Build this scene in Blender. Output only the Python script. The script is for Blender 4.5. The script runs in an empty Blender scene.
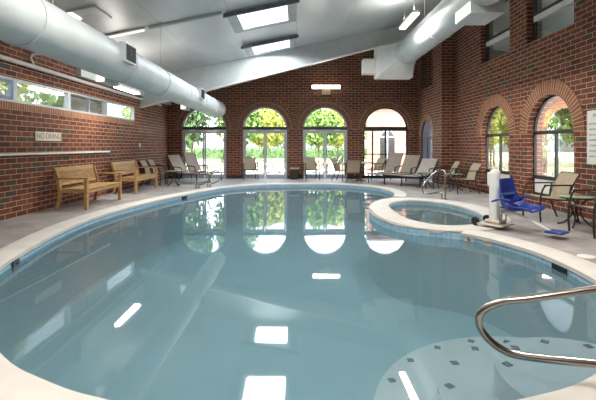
import bpy, math, random
from mathutils import Vector, Matrix, Euler
from mathutils.geometry import tessellate_polygon
random.seed(7)
PI = math.pi
sc = bpy.context.scene
C = bpy.context.collection

# ------------------------------------------------------------------ helpers
class MB:
    """collects geometry for ONE mesh object"""
    def __init__(self, f=None):
        self.v = []; self.f = []; self.mi = []; self.uv = {}; self.fn = f; self.cur = 0
    def vert(self, p):
        p = Vector(p)
        if self.fn: p = Vector(self.fn(p))
        self.v.append(p); return len(self.v) - 1
    def face(self, idx, uv=None):
        self.f.append(tuple(idx)); self.mi.append(self.cur)
        if uv: self.uv[len(self.f) - 1] = uv
    def quad(self, a, b, c, d, uv=None):
        self.face([self.vert(p) for p in (a, b, c, d)], uv)
    def box(self, x0, x1, y0, y1, z0, z1, M=None, bev=0.0):
        if x0 > x1: x0, x1 = x1, x0
        if y0 > y1: y0, y1 = y1, y0
        if z0 > z1: z0, z1 = z1, z0
        def T(p): return M @ Vector(p) if M else Vector(p)
        if bev <= 0:
            i = [self.vert(T(p)) for p in ((x0,y0,z0),(x1,y0,z0),(x1,y1,z0),(x0,y1,z0),(x0,y0,z1),(x1,y0,z1),(x1,y1,z1),(x0,y1,z1))]
            for q in ((0,3,2,1),(4,5,6,7),(0,1,5,4),(1,2,6,5),(2,3,7,6),(3,0,4,7)):
                self.face([i[k] for k in q])
            return
        b = min(bev, (x1-x0)*.45, (y1-y0)*.45, (z1-z0)*.45)
        rings = []
        for (z, e) in ((z0, b), (z0+b, 0), (z1-b, 0), (z1, b)):
            ring = []
            for (cx, cy, sx, sy) in ((x0,y0,1,1),(x1,y0,-1,1),(x1,y1,-1,-1),(x0,y1,1,-1)):
                k = b
                pa = (cx + sx*(k+e*0.0+ (e if e else 0)*0), cy + sy*e, z)
                pb = (cx + sx*e, cy + sy*k, z)
                if e: 
                    ring += [(cx+sx*b, cy+sy*b, z)]*2
                else:
                    o1 = (cx+sx*b, cy, z); o2 = (cx, cy+sy*b, z)
                    ring += ([o2, o1] if (sx*sy > 0) else [o1, o2])
            rings.append([self.vert(T(p)) for p in ring])
        for r0, r1 in zip(rings, rings[1:]):
            n = len(r0)
            for k in range(n):
                self.face((r0[k], r0[(k+1)%n], r1[(k+1)%n], r1[k]))
        self.face(rings[0][::-1]); self.face(rings[-1])
    def tube(self, pts, r, seg=8, closed=False, caps=True):
        pts = [Vector(p) for p in pts]
        n = len(pts)
        rr = r if isinstance(r, (list, tuple)) else [r]*n
        t0 = (pts[1]-pts[0]).normalized()
        up = Vector((0,0,1)) if abs(t0.z) < .9 else Vector((1,0,0))
        nrm = (up - t0*up.dot(t0)).normalized()
        rings = []
        for i, p in enumerate(pts):
            if closed: t = (pts[(i+1)%n]-pts[i-1]).normalized()
            elif i == 0: t = t0
            elif i == n-1: t = (pts[-1]-pts[-2]).normalized()
            else: t = ((pts[i+1]-p).normalized() + (p-pts[i-1]).normalized()).normalized()
            nrm = (nrm - t*nrm.dot(t))
            nrm = nrm.normalized() if nrm.length > 1e-6 else Vector((1,0,0))
            b = t.cross(nrm)
            rings.append([self.vert(p + (nrm*math.cos(2*PI*k/seg) + b*math.sin(2*PI*k/seg))*rr[i]) for k in range(seg)])
        m = n if closed else n-1
        for i in range(m):
            a, c = rings[i], rings[(i+1) % n]
            for k in range(seg):
                self.face((a[k], a[(k+1)%seg], c[(k+1)%seg], c[k]))
        if caps and not closed:
            self.face(rings[0][::-1]); self.face(rings[-1])
    def lathe(self, prof, c=(0,0,0), seg=24, M=None):
        rings = []
        for (r, z) in prof:
            ring = []
            for k in range(seg):
                a = 2*PI*k/seg
                p = Vector((r*math.cos(a), r*math.sin(a), z))
                if M: p = M @ p
                ring.append(self.vert(Vector(c)+p))
            rings.append(ring)
        for a, b in zip(rings, rings[1:]):
            for k in range(seg):
                self.face((a[k], a[(k+1)%seg], b[(k+1)%seg], b[k]))
        self.face(rings[0][::-1]); self.face(rings[-1])
    def sheet(self, rows, th=0.0):
        """grid of points (rows of equal length); thickness along normal if th"""
        n = len(rows[0])
        ids = [[self.vert(p) for p in r] for r in rows]
        for a, b in zip(ids, ids[1:]):
            for k in range(n-1): self.face((a[k], a[k+1], b[k+1], b[k]))
        if th:
            R = [[Vector(p) for p in r] for r in rows]
            off = []
            for i in range(len(R)):
                row = []
                for k in range(n):
                    du = R[i][min(k+1,n-1)] - R[i][max(k-1,0)]
                    dv = R[min(i+1,len(R)-1)][k] - R[max(i-1,0)][k]
                    nn = du.cross(dv)
                    nn = nn.normalized() if nn.length > 1e-9 else Vector((0,0,1))
                    row.append(R[i][k] - nn*th)
                off.append(row)
            jd = [[self.vert(p) for p in r] for r in off]
            for a, b in zip(jd, jd[1:]):
                for k in range(n-1): self.face((a[k+1], a[k], b[k], b[k+1]))
            m = len(R)-1
            for k in range(n-1):
                self.face((ids[0][k+1], ids[0][k], jd[0][k], jd[0][k+1]))
                self.face((ids[m][k], ids[m][k+1], jd[m][k+1], jd[m][k]))
            for i in range(m):
                self.face((ids[i][0], ids[i+1][0], jd[i+1][0], jd[i][0]))
                self.face((ids[i+1][n-1], ids[i][n-1], jd[i][n-1], jd[i+1][n-1]))
    def poly(self, loops, z):
        """flat polygon with holes at height z (faces up)"""
        ls = [[Vector((p[0], p[1], 0)) for p in l] for l in loops]
        flat = [p for l in ls for p in l]
        ids = [self.vert((p.x, p.y, z)) for p in flat]
        for t in tessellate_polygon(ls):
            a, b, c = (flat[k] for k in t)
            if (b-a).cross(c-a).z < 0: t = (t[0], t[2], t[1])
            self.face([ids[k] for k in t])

def obj(name, mb, mats, parent=None, smooth=False, **props):
    me = bpy.data.meshes.new(name)
    me.from_pydata([tuple(v) for v in mb.v], [], mb.f)
    if not isinstance(mats, (list, tuple)): mats = [mats]
    for m in mats: me.materials.append(m)
    for p, k in zip(me.polygons, mb.mi): p.material_index = k
    if mb.uv:
        ul = me.uv_layers.new(name='map')
        for fi, uv in mb.uv.items():
            for li, q in zip(me.polygons[fi].loop_indices, uv): ul.data[li].uv = q
    if smooth:
        me.polygons.foreach_set('use_smooth', [True]*len(me.polygons))
        try: me.set_sharp_from_angle(angle=math.radians(40))
        except Exception: pass
    me.update()
    o = bpy.data.objects.new(name, me); C.objects.link(o)
    if parent: o.parent = parent
    for k, v in props.items(): o[k] = v
    return o

def empty(name, loc=(0,0,0), rz=0):
    o = bpy.data.objects.new(name, None); C.objects.link(o)
    o.empty_display_size = .1
    o.location = loc; o.rotation_euler = (0, 0, rz)
    return o
def thing(name, label, cat, loc=(0,0,0), rz=0, group=None):
    o = empty(name, loc, rz); tag(o, label, cat, group); return o
def tag(o, label, cat, group=None):
    o['label'] = label; o['category'] = cat
    if group: o['group'] = group
    return o
def structure(o):
    o['kind'] = 'structure'; return o
kids = {}
def copy_tree(o, parent=None):
    c = o.copy(); C.objects.link(c)
    if parent: c.parent = parent
    for ch in list(o.children):
        copy_tree(ch, c)
    return c
def dup(proto, loc, rz, label, group=None):
    c = copy_tree(proto); c.location = loc; c.rotation_euler = (0,0,rz)
    c['label'] = label
    if group: c['group'] = group
    return c
def catmull(P, n=8, closed=False):
    P = [Vector(p) for p in P]; out = []; m = len(P)
    rng = range(m) if closed else range(m-1)
    for i in rng:
        if closed: p0,p1,p2,p3 = P[i-1],P[i],P[(i+1)%m],P[(i+2)%m]
        else: p0,p1,p2,p3 = P[max(i-1,0)],P[i],P[i+1],P[min(i+2,m-1)]
        for k in range(n):
            t = k/n
            out.append(.5*((2*p1)+(p2-p0)*t+(2*p0-5*p1+4*p2-p3)*t*t+(3*p1-p0-3*p2+p3)*t**3))
    if not closed: out.append(P[-1])
    return out

# ------------------------------------------------------------------ materials
def nodes(name):
    m = bpy.data.materials.new(name); m.use_nodes = True
    nt = m.node_tree; nt.nodes.clear()
    out = nt.nodes.new('ShaderNodeOutputMaterial')
    return m, nt, out
def N(nt, typ, **kw):
    n = nt.nodes.new(typ)
    for k, v in kw.items():
        if k in n.inputs.keys(): n.inputs[k].default_value = v
        else: setattr(n, k, v)
    return n
def lin(c):
    return tuple(((x/255)/12.92 if x/255 <= .04045 else ((x/255+.055)/1.055)**2.4) for x in c[:3]) + (1,)
def pbr(name, rgb, rough=.5, metal=0.0, var=.12, scale=6.0, bump=0.0, bscale=60.0, spec=.5, stretch=None):
    m, nt, out = nodes(name)
    b = N(nt, 'ShaderNodeBsdfPrincipled', Roughness=rough, Metallic=metal)
    b.inputs['Specular IOR Level'].default_value = spec
    tc = N(nt, 'ShaderNodeTexCoord')
    src = tc.outputs['Object']
    if stretch:
        mp = N(nt, 'ShaderNodeMapping'); mp.inputs['Scale'].default_value = stretch
        nt.links.new(src, mp.inputs['Vector']); src = mp.outputs['Vector']
    nz = N(nt, 'ShaderNodeTexNoise', Scale=scale, Detail=4.0)
    nt.links.new(src, nz.inputs['Vector'])
    c = lin(rgb)
    lo = tuple(max(0, x*(1-var)) for x in c[:3])+(1,); hi = tuple(min(1, x*(1+var)) for x in c[:3])+(1,)
    rp = N(nt, 'ShaderNodeValToRGB')
    rp.color_ramp.elements[0].position = .3; rp.color_ramp.elements[0].color = lo
    rp.color_ramp.elements[1].position = .7; rp.color_ramp.elements[1].color = hi
    nt.links.new(nz.outputs['Fac'], rp.inputs['Fac']); nt.links.new(rp.outputs['Color'], b.inputs['Base Color'])
    if bump:
        n2 = N(nt, 'ShaderNodeTexNoise', Scale=bscale, Detail=3.0); nt.links.new(src, n2.inputs['Vector'])
        bp = N(nt, 'ShaderNodeBump', Strength=bump, Distance=.02)
        nt.links.new(n2.outputs['Fac'], bp.inputs['Height']); nt.links.new(bp.outputs['Normal'], b.inputs['Normal'])
    nt.links.new(b.outputs['BSDF'], out.inputs['Surface'])
    return m
def emis(name, rgb, s):
    m, nt, out = nodes(name)
    e = N(nt, 'ShaderNodeEmission', Strength=s); e.inputs['Color'].default_value = lin(rgb)
    nt.links.new(e.outputs[0], out.inputs['Surface']); return m
BR_W, BR_H = .305, .1016
def brick_mat(name, use_uv=False, w=BR_W, h=BR_H, mortar=.011, offset=.5, palette=None, mort=(204,180,156)):
    m, nt, out = nodes(name)
    L = nt.links.new
    b = N(nt, 'ShaderNodeBsdfPrincipled', Roughness=.75)
    b.inputs['Specular IOR Level'].default_value = .3
    if use_uv:
        uv = N(nt, 'ShaderNodeUVMap', uv_map='map'); vec = uv.outputs['UV']
    else:
        tc = N(nt, 'ShaderNodeTexCoord'); ge = N(nt, 'ShaderNodeNewGeometry')
        sp = N(nt, 'ShaderNodeSeparateXYZ'); sn = N(nt, 'ShaderNodeSeparateXYZ')
        L(tc.outputs['Object'], sp.inputs[0]); L(ge.outputs['True Normal'], sn.inputs[0])
        ab = N(nt, 'ShaderNodeMath', operation='ABSOLUTE'); L(sn.outputs['X'], ab.inputs[0])
        gt = N(nt, 'ShaderNodeMath', operation='GREATER_THAN'); L(ab.outputs[0], gt.inputs[0]); gt.inputs[1].default_value = .6
        mx = N(nt, 'ShaderNodeMix', data_type='FLOAT')
        L(gt.outputs[0], mx.inputs['Factor']); L(sp.outputs['X'], mx.inputs['A']); L(sp.outputs['Y'], mx.inputs['B'])
        cb = N(nt, 'ShaderNodeCombineXYZ'); L(mx.outputs['Result'], cb.inputs['X']); L(sp.outputs['Z'], cb.inputs['Y'])
        vec = cb.outputs[0]
    bt = N(nt, 'ShaderNodeTexBrick', offset=offset, squash=1.0)
    for k, v in (('Scale', 1.0), ('Mortar Size', mortar/2), ('Mortar Smooth', .15), ('Bias', 0.0), ('Brick Width', w), ('Row Height', h)):
        bt.inputs[k].default_value = v
    bt.inputs['Color1'].default_value = (0,0,0,1); bt.inputs['Color2'].default_value = (1,1,1,1); bt.inputs['Mortar'].default_value = (.5,.5,.5,1)
    L(vec, bt.inputs['Vector'])
    rp = N(nt, 'ShaderNodeValToRGB'); cr = rp.color_ramp
    pal = palette or [(0,(72,62,54)),(.06,(80,70,60)),(.10,(98,52,38)),(.35,(116,64,45)),(.55,(92,45,34)),(.75,(128,76,52)),(.9,(106,55,40)),(1,(84,42,34))]
    cr.elements[0].position = pal[0][0]; cr.elements[0].color = lin(pal[0][1])
    cr.elements[1].position = pal[-1][0]; cr.elements[1].color = lin(pal[-1][1])
    for p, c in pal[1:-1]:
        e = cr.elements.new(p); e.color = lin(c)
    L(bt.outputs['Color'], rp.inputs['Fac'])
    nz = N(nt, 'ShaderNodeTexNoise', Scale=14.0, Detail=4.0)
    L(vec, nz.inputs['Vector'])
    mr = N(nt, 'ShaderNodeMapRange'); L(nz.outputs['Fac'], mr.inputs['Value']); mr.inputs['To Min'].default_value = .72; mr.inputs['To Max'].default_value = 1.28
    mul = N(nt, 'ShaderNodeMix', data_type='RGBA', blend_type='MULTIPLY'); mul.inputs['Factor'].default_value = 1.0
    L(rp.outputs['Color'], mul.inputs['A']); L(mr.outputs['Result'], mul.inputs['B'])
    fin = N(nt, 'ShaderNodeMix', data_type='RGBA')
    L(bt.outputs['Fac'], fin.inputs['Factor']); L(mul.outputs['Result'], fin.inputs['A']); fin.inputs['B'].default_value = lin(mort)
    L(fin.outputs['Result'], b.inputs['Base Color'])
    bp = N(nt, 'ShaderNodeBump', Strength=.5, Distance=.008); bp.invert = True
    L(bt.outputs['Fac'], bp.inputs['Height']); L(bp.outputs['Normal'], b.inputs['Normal'])
    L(b.outputs['BSDF'], out.inputs['Surface'])
    return m
def glass_mat(name, tint=(240,246,246), refl=1.0, haze=0.0, hazecol=(200,210,215), ior=1.5):
    m, nt, out = nodes(name); L = nt.links.new
    tr = N(nt, 'ShaderNodeBsdfTransparent'); tr.inputs['Color'].default_value = lin(tint)
    gl = N(nt, 'ShaderNodeBsdfGlossy', Roughness=.02)
    tc = N(nt, 'ShaderNodeTexCoord'); nz = N(nt, 'ShaderNodeTexNoise', Scale=1.5); L(tc.outputs['Object'], nz.inputs['Vector'])
    bp = N(nt, 'ShaderNodeBump', Strength=.02, Distance=.01); L(nz.outputs['Fac'], bp.inputs['Height']); L(bp.outputs['Normal'], gl.inputs['Normal'])
    fr = N(nt, 'ShaderNodeFresnel', IOR=ior)
    ml = N(nt, 'ShaderNodeMath', operation='MULTIPLY'); L(fr.outputs[0], ml.inputs[0]); ml.inputs[1].default_value = refl
    mx = N(nt, 'ShaderNodeMixShader'); L(ml.outputs[0], mx.inputs[0])
    if haze:
        df = N(nt, 'ShaderNodeBsdfDiffuse'); df.inputs['Color'].default_value = lin(hazecol)
        m2 = N(nt, 'ShaderNodeMixShader'); m2.inputs[0].default_value = haze
        L(tr.outputs[0], m2.inputs[1]); L(df.outputs[0], m2.inputs[2]); L(m2.outputs[0], mx.inputs[1])
    else: L(tr.outputs[0], mx.inputs[1])
    L(gl.outputs[0], mx.inputs[2]); L(mx.outputs[0], out.inputs['Surface'])
    return m
def water_mat(name, tint, haze, hazecol, wav=.05, wscale=1.2, ior=1.33):
    m, nt, out = nodes(name); L = nt.links.new
    tr = N(nt, 'ShaderNodeBsdfTransparent'); tr.inputs['Color'].default_value = lin(tint)
    df = N(nt, 'ShaderNodeBsdfDiffuse'); df.inputs['Color'].default_value = lin(hazecol)
    gl = N(nt, 'ShaderNodeBsdfGlossy', Roughness=.03)
    tc = N(nt, 'ShaderNodeTexCoord'); mp = N(nt, 'ShaderNodeMapping'); mp.inputs['Scale'].default_value = (1,.6,1)
    L(tc.outputs['Object'], mp.inputs['Vector'])
    nz = N(nt, 'ShaderNodeTexNoise', Scale=wscale, Detail=2.0); L(mp.outputs[0], nz.inputs['Vector'])
    bp = N(nt, 'ShaderNodeBump', Strength=wav, Distance=.05); L(nz.outputs['Fac'], bp.inputs['Height']); L(bp.outputs['Normal'], gl.inputs['Normal'])
    fr = N(nt, 'ShaderNodeFresnel', IOR=ior)
    m1 = N(nt, 'ShaderNodeMixShader'); m1.inputs[0].default_value = haze
    L(tr.outputs[0], m1.inputs[1]); L(df.outputs[0], m1.inputs[2])
    m2 = N(nt, 'ShaderNodeMixShader'); L(fr.outputs[0], m2.inputs[0]); L(m1.outputs[0], m2.inputs[1]); L(gl.outputs[0], m2.inputs[2])
    L(m2.outputs[0], out.inputs['Surface']); return m
def tile_mat(name, c1, c2, w, grout=(170,190,200), use_uv=True):
    return brick_mat(name, use_uv=use_uv, w=w, h=w, mortar=.006, offset=0.0, palette=[(0,c1),(.5,c2),(1,c1)], mort=grout)

M = {}
M['brick'] = brick_mat('brick')
AP = [(0,(126,78,56)),(.5,(150,98,70)),(1,(134,84,60))]
M['soldier'] = brick_mat('soldier_brick', True, .066, .36, .010, 0.0, palette=AP)
M['rowlock'] = brick_mat('rowlock_brick', True, .072, .182, .010, 0.5, palette=[(0,(104,64,48)),(.5,(122,76,56)),(1,(94,56,44))])
M['far_brick'] = brick_mat('far_brick', palette=[(0,(150,104,92)),(.5,(164,116,102)),(1,(142,96,84))], mort=(180,156,142))
M['glass'] = glass_mat('window_glass', refl=.7)
M['blue_glass'] = glass_mat('blue_glass', tint=(120,140,165), haze=.7, hazecol=(120,136,164), refl=.25)
M['dark_glass'] = glass_mat('dark_glass', tint=(60,62,66), haze=.5, hazecol=(40,40,42))
M['grey_glass'] = glass_mat('curtained_glass', tint=(150,150,148), haze=.75, hazecol=(196,194,186), refl=.6)
M['alu'] = pbr('silver_aluminium', (176,182,190), .4, .3, .06)
M['dark_alu'] = pbr('dark_bronze_aluminium', (52,50,52), .4, .2, .1)
M['white'] = pbr('white_paint', (226,226,222), .45, 0, .04)
M['pipe'] = pbr('white_pipe', (214,206,200), .4, 0, .05)
M['steel'] = pbr('stainless_steel', (168,164,158), .24, 1.0, .06, 12)
M['duct'] = pbr('galvanised_duct', (200,208,211), .52, .15, .08, 3.0, .05, 30)
M['frame'] = pbr('dark_brown_metal', (58,48,42), .4, .3, .12)
M['sling'] = pbr('tan_sling', (172,156,132), .8, 0, .10, 20, .2, 300)
M['sling_grey'] = pbr('taupe_sling', (164,152,140), .8, 0, .10, 20, .2, 300)
M['sling_pale'] = pbr('pale_sling', (196,188,180), .8, 0, .08, 20, .2, 300)
M['oak'] = pbr('honey_oak', (172,134,84), .5, 0, .25, 5, .08, 60, stretch=(1,1,6))
M['blue'] = pbr('blue_plastic', (28,52,140), .4, 0, .08)
M['navy'] = pbr('navy_strap', (16,24,62), .6, 0, .1)
M['black'] = pbr('black_rubber', (22,22,24), .6, 0, .1)
M['shade'] = pbr('woven_shade', (186,182,172), .8, 0, .12, 40)
M['coping'] = pbr('coping_concrete', (206,201,194), .7, 0, .08, 3.0, .15, 80)
M['plaster'] = pbr('pool_plaster', (160,192,202), .8, 0, .05, 1.5)
M['step'] = pbr('step_plaster', (238,228,230), .8, 0, .04, 1.5)
M['navy_tile'] = pbr('navy_tile', (12,20,46), .25, 0, .1)
M['green_glass'] = pbr('green_glass_top', (150,166,140), .15, 0, .06)
M['table_top'] = pbr('stone_table_top', (176,170,158), .35, 0, .1, 20)
M['tube'] = emis('fluorescent_tube', (255,246,230), 9.0)
M['outlet_glow'] = emis('air_outlet_glow', (255,238,210), 1.6)  # emission paints the light caught on the air register and outlet faces
M['skylight'] = emis('skylight_dome_glow', (236,246,255), 1.8)  # emission stands in for daylight, the ceiling has no opening here
M['sign'] = pbr('sign_white', (226,214,200), .5, 0, .04)
M['ink'] = pbr('sign_ink', (150,142,136), .6, 0, .1)
M['red_ink'] = pbr('red_ink', (150,40,36), .6, 0, .1)
M['water'] = water_mat('pool_water', (206,226,232), .29, (140,170,176), .05, 1.0)
M['spa_water'] = water_mat('spa_water', (220,236,234), .22, (160,184,182), .22, 4.0)
M['tile'] = tile_mat('blue_waterline_tile', (146,188,214), (168,204,224), .076, (206,222,230))
M['leaf'] = pbr('tree_leaves', (96,124,54), .6, 0, .45, 2.0)
M['leaf2'] = pbr('dark_tree_leaves', (72,98,54), .6, 0, .45, 2.0)
M['leaf3'] = pbr('yellow_leaves', (142,150,66), .6, 0, .4, 2.0)
M['bark'] = pbr('bark', (104,88,70), .9, 0, .25, 12)
M['patio'] = pbr('patio_concrete', (204,196,186), .8, 0, .12, .8)
M['lawn'] = pbr('lawn', (178,174,134), .9, 0, .3, 2.0)
M['planter'] = pbr('planter_stone', (170,150,128), .85, 0, .2, 8)
M['header'] = pbr('grey_painted_steel', (186,192,192), .45, 0, .06)

# ceiling: pale grey vinyl-faced insulation, shiny and blotchy with seams
def ceil_mat():
    m, nt, out = nodes('ceiling_vinyl'); L = nt.links.new
    b = N(nt, 'ShaderNodeBsdfPrincipled', Roughness=.34)
    tc = N(nt, 'ShaderNodeTexCoord')
    mp = N(nt, 'ShaderNodeMapping'); mp.inputs['Scale'].default_value = (.9,.35,1); L(tc.outputs['Object'], mp.inputs[0])
    nz = N(nt, 'ShaderNodeTexNoise', Scale=1.1, Detail=3.0); L(mp.outputs[0], nz.inputs['Vector'])
    rp = N(nt, 'ShaderNodeValToRGB'); e = rp.color_ramp.elements
    e[0].position = .35; e[0].color = lin((186,191,194)); e[1].position = .68; e[1].color = lin((210,214,215))
    L(nz.outputs['Fac'], rp.inputs[0])
    sp = N(nt, 'ShaderNodeSeparateXYZ'); L(tc.outputs['Object'], sp.inputs[0])
    # seams every 1.52 m across X
    dv = N(nt, 'ShaderNodeMath', operation='DIVIDE'); L(sp.outputs['X'], dv.inputs[0]); dv.inputs[1].default_value = 1.52
    fr = N(nt, 'ShaderNodeMath', operation='FRACT'); L(dv.outputs[0], fr.inputs[0])
    lt = N(nt, 'ShaderNodeMath', operation='LESS_THAN'); L(fr.outputs[0], lt.inputs[0]); lt.inputs[1].default_value = .012
    mx = N(nt, 'ShaderNodeMix', data_type='RGBA'); ml = N(nt, 'ShaderNodeMath', operation='MULTIPLY'); L(lt.outputs[0], ml.inputs[0]); ml.inputs[1].default_value = .35
    L(ml.outputs[0], mx.inputs['Factor']); L(rp.outputs[0], mx.inputs['A']); mx.inputs['B'].default_value = lin((110,116,120))
    L(mx.outputs['Result'], b.inputs['Base Color'])
    bp = N(nt, 'ShaderNodeBump', Strength=.18, Distance=.08); L(nz.outputs['Fac'], bp.inputs['Height']); L(bp.outputs[0], b.inputs['Normal'])
    L(b.outputs[0], out.inputs[0]); return m
M['ceil'] = ceil_mat()
def deck_mat():
    m, nt, out = nodes('stamped_deck'); L = nt.links.new
    b = N(nt, 'ShaderNodeBsdfPrincipled', Roughness=.55)
    tc = N(nt, 'ShaderNodeTexCoord')
    n1 = N(nt, 'ShaderNodeTexNoise', Scale=1.8, Detail=8.0, Roughness=.68); L(tc.outputs['Object'], n1.inputs[0])
    rp = N(nt, 'ShaderNodeValToRGB'); e = rp.color_ramp.elements
    e[0].position = .3; e[0].color = lin((126,120,117)); e[1].position = .70; e[1].color = lin((184,179,175))
    L(n1.outputs['Fac'], rp.inputs[0])
    bt = N(nt, 'ShaderNodeTexBrick', offset=.5)
    for k, v in (('Scale',1.0),('Mortar Size',.006),('Brick Width',.62),('Row Height',.31),('Mortar Smooth',.4)): bt.inputs[k].default_value = v
    L(tc.outputs['Object'], bt.inputs['Vector'])
    mx = N(nt, 'ShaderNodeMix', data_type='RGBA'); ml = N(nt, 'ShaderNodeMath', operation='MULTIPLY'); L(bt.outputs['Fac'], ml.inputs[0]); ml.inputs[1].default_value = .3
    L(ml.outputs[0], mx.inputs['Factor']); L(rp.outputs[0], mx.inputs['A']); mx.inputs['B'].default_value = lin((120,110,106))
    L(mx.outputs['Result'], b.inputs['Base Color'])
    bp = N(nt, 'ShaderNodeBump', Strength=.2, Distance=.01); L(n1.outputs['Fac'], bp.inputs['Height']); L(bp.outputs[0], b.inputs['Normal'])
    L(b.outputs[0], out.inputs[0]); return m
M['deck'] = deck_mat()

# ------------------------------------------------------------------ room constants
XL, XR, XP = -5.29, 5.50, 5.04        # left wall, right wall, recess wall
YB, YP, YN = 17.0, 14.2, -3.5         # back wall, pier face, wall behind the viewer
SL = .203
def ceil_z(x): return 4.69 + SL*x
def P_left(p):  return Vector((XL - p.y, p.x, p.z))     # p = (u, depth, z)
def P_right(p): return Vector((XR + p.y, p.x, p.z))
def P_rec(p):   return Vector((XP + p.y, p.x, p.z))
def P_back(p):  return Vector((p.x, YB + p.y, p.z))

def prof(op, t):
    """(bottom z, top z) of an opening at parameter u"""
    u, a, b = t
    if op[0] == 'rect': return op[1], op[2]
    c, r = (a+b)/2, (b-a)/2
    return op[1], op[2] + math.sqrt(max(0, r*r-(u-c)**2))
def wall(name, fn, u0, u1, top, cols, depth, mat, flip=False):
    """brick wall: cols = [(ua, ub, [openings from the bottom up])]"""
    mb = MB(fn)
    def q(a, b, c, d):
        pts = (a, b, c, d) if not flip else (d, c, b, a)
        mb.quad(*pts)
    cur = u0
    for (a, b, ops) in cols:
        q((cur,0,0),(a,0,0),(a,0,top(a)),(cur,0,top(cur)))
        cur = b
        n = 24
        c, r = (a+b)/2, (b-a)/2
        us = [c - r*math.cos(PI*k/n) for k in range(n+1)]
        for s, e in zip(us, us[1:]):
            lo_s = lo_e = 0.0
            for op in ops:
                bs, ts = prof(op, (s,a,b)); be, te = prof(op, (e,a,b))
                if bs > lo_s + 1e-5: q((s,0,lo_s),(e,0,lo_e),(e,0,be),(s,0,bs))
                q((s,0,ts),(e,0,te),(e,depth,te),(s,depth,ts))      # soffit
                q((s,depth,bs),(e,depth,be),(e,0,be),(s,0,bs))      # sill
                lo_s, lo_e = ts, te
            q((s,0,lo_s),(e,0,lo_e),(e,0,top(e)),(s,0,top(s)))
        for op in ops:
            z0 = op[1]; z1 = op[2]
            q((a,depth,z0),(a,0,z0),(a,0,z1),(a,depth,z1))
            q((b,0,z0),(b,depth,z0),(b,depth,z1),(b,0,z1))
    q((cur,0,0),(u1,0,0),(u1,0,top(u1)),(cur,0,top(cur)))
    return structure(obj(name, mb, mat))

# --- openings
BACK_C = [-3.80, -1.286, 1.205, 3.71]; BR = .92; BSP = 2.04
RIGHT_A = [(8.13, 9.79), (10.58, 12.22)]; RSP = 1.64
wall('wall_back', P_back, XL-.3, XP+.5, lambda u: ceil_z(u)+.1,
     [(c-BR, c+BR, [('arch', 0.0, BSP)]) for c in BACK_C], .16, M['brick'])
wall('wall_left', P_left, YN, YB+.01, lambda u: ceil_z(XL)+.05, [(2.2, 13.43, [('rect', 2.16, 2.61)])], .10, M['brick'], flip=False)
wall('wall_right', P_right, YN, YP, lambda u: ceil_z(XR)+.1,
     [(a, b, [('arch', .20, RSP), ('rect', 3.77, 5.35)]) for a, b in RIGHT_A], .22, M['brick'], flip=True)
wall('wall_recess', P_rec, YP, YB+.01, lambda u: ceil_z(XP)+.1,
     [(15.18, 16.56, [('arch', 0.0, 1.68), ('rect', 3.57, 5.0)])], .06, M['brick'], flip=True)
mb = MB(); mb.quad((XP,YP,0),(XR+.3,YP,0),(XR+.3,YP,ceil_z(XR)+.1),(XP,YP,ceil_z(XP)+.1)); structure(obj('wall_pier', mb, M['brick']))
mb = MB(); mb.quad((XL-.1,YN,0),(XL-.1,YN,ceil_z(XL)),(XR+.1,YN,ceil_z(XR)),(XR+.1,YN,0)); structure(obj('wall_front', mb, M['brick']))
mb = MB(); 
for (y0,y1) in ((YN-.1,YB+.4),):
    mb.quad((XL-.4,y0,ceil_z(XL-.4)),(XL-.4,y1,ceil_z(XL-.4)),(XR+.4,y1,ceil_z(XR+.4)),(XR+.4,y0,ceil_z(XR+.4)))
structure(obj('ceiling', mb, M['ceil']))

# --- pool and spa outlines (plan)
POOL = [(.1,2.0),(-.55,2.04),(-1.09,2.178),(-1.45,2.334),(-1.866,2.59),(-2.5,3.2),(-2.98,3.9),(-3.34,4.64),(-3.58,5.63),(-3.73,6.44),(-3.82,7.54),(-3.74,8.8),
        (-3.5,10.1),(-3.25,11.0),(-2.88,12.1),(-2.35,13.3),(-1.4,14.2),(-.3,14.55),(.9,14.6),(1.9,14.25),(2.6,13.4),(2.83,12.4),(2.78,11.5),(2.56,10.85),
        (2.10,10.2),(1.72,9.4),(1.53,8.6),(1.50,7.7),(1.67,7.04),(1.94,6.70),(2.29,6.53),(2.56,6.35),(2.76,6.10),(2.99,5.52),(3.08,4.93),(3.02,4.12),(2.76,3.4),(2.32,2.8),(1.73,2.37),(1.30,2.185),(.7,2.04)]
SPA = [(2.0,8.5),(2.06,9.2),(2.3,9.8),(2.7,10.15),(3.1,10.1),(3.45,9.75),(3.66,9.2),(3.7,8.5),(3.6,7.85),(3.35,7.35),(3.0,6.98),(2.6,6.86),(2.3,7.0),(2.07,7.4),(1.99,7.95)]
def curve2(P, n): return [(v.x, v.y) for v in catmull([(x,y,0) for x,y in P], n, True)]
pool = curve2(POOL, 5); spa = curve2(SPA, 6)
def normals(L):
    out = []; n = len(L)
    area = sum(L[i-1][0]*L[i][1]-L[i][0]*L[i-1][1] for i in range(n))
    s = 1 if area > 0 else -1
    for i in range(n):
        tx, ty = L[(i+1)%n][0]-L[i-1][0], L[(i+1)%n][1]-L[i-1][1]
        l = math.hypot(tx, ty); out.append((s*ty/l, -s*tx/l))
    return out
def offset(L, d): return [(p[0]+q[0]*d, p[1]+q[1]*d) for p, q in zip(L, normals(L))]
def ray_hit(c, ang, L):
    """distance from c along ang to the closed outline L (nearest hit)"""
    dx, dy = math.cos(ang), math.sin(ang); best = 1e9
    for i in range(len(L)):
        (x1,y1),(x2,y2) = L[i-1], L[i]
        ex, ey = x2-x1, y2-y1; den = dx*ey-dy*ex
        if abs(den) < 1e-9: continue
        t = ((x1-c[0])*ey-(y1-c[1])*ex)/den; u = ((x1-c[0])*dy-(y1-c[1])*dx)/den
        if t > 1e-6 and -1e-6 <= u <= 1+1e-6: best = min(best, t)
    return best
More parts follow.
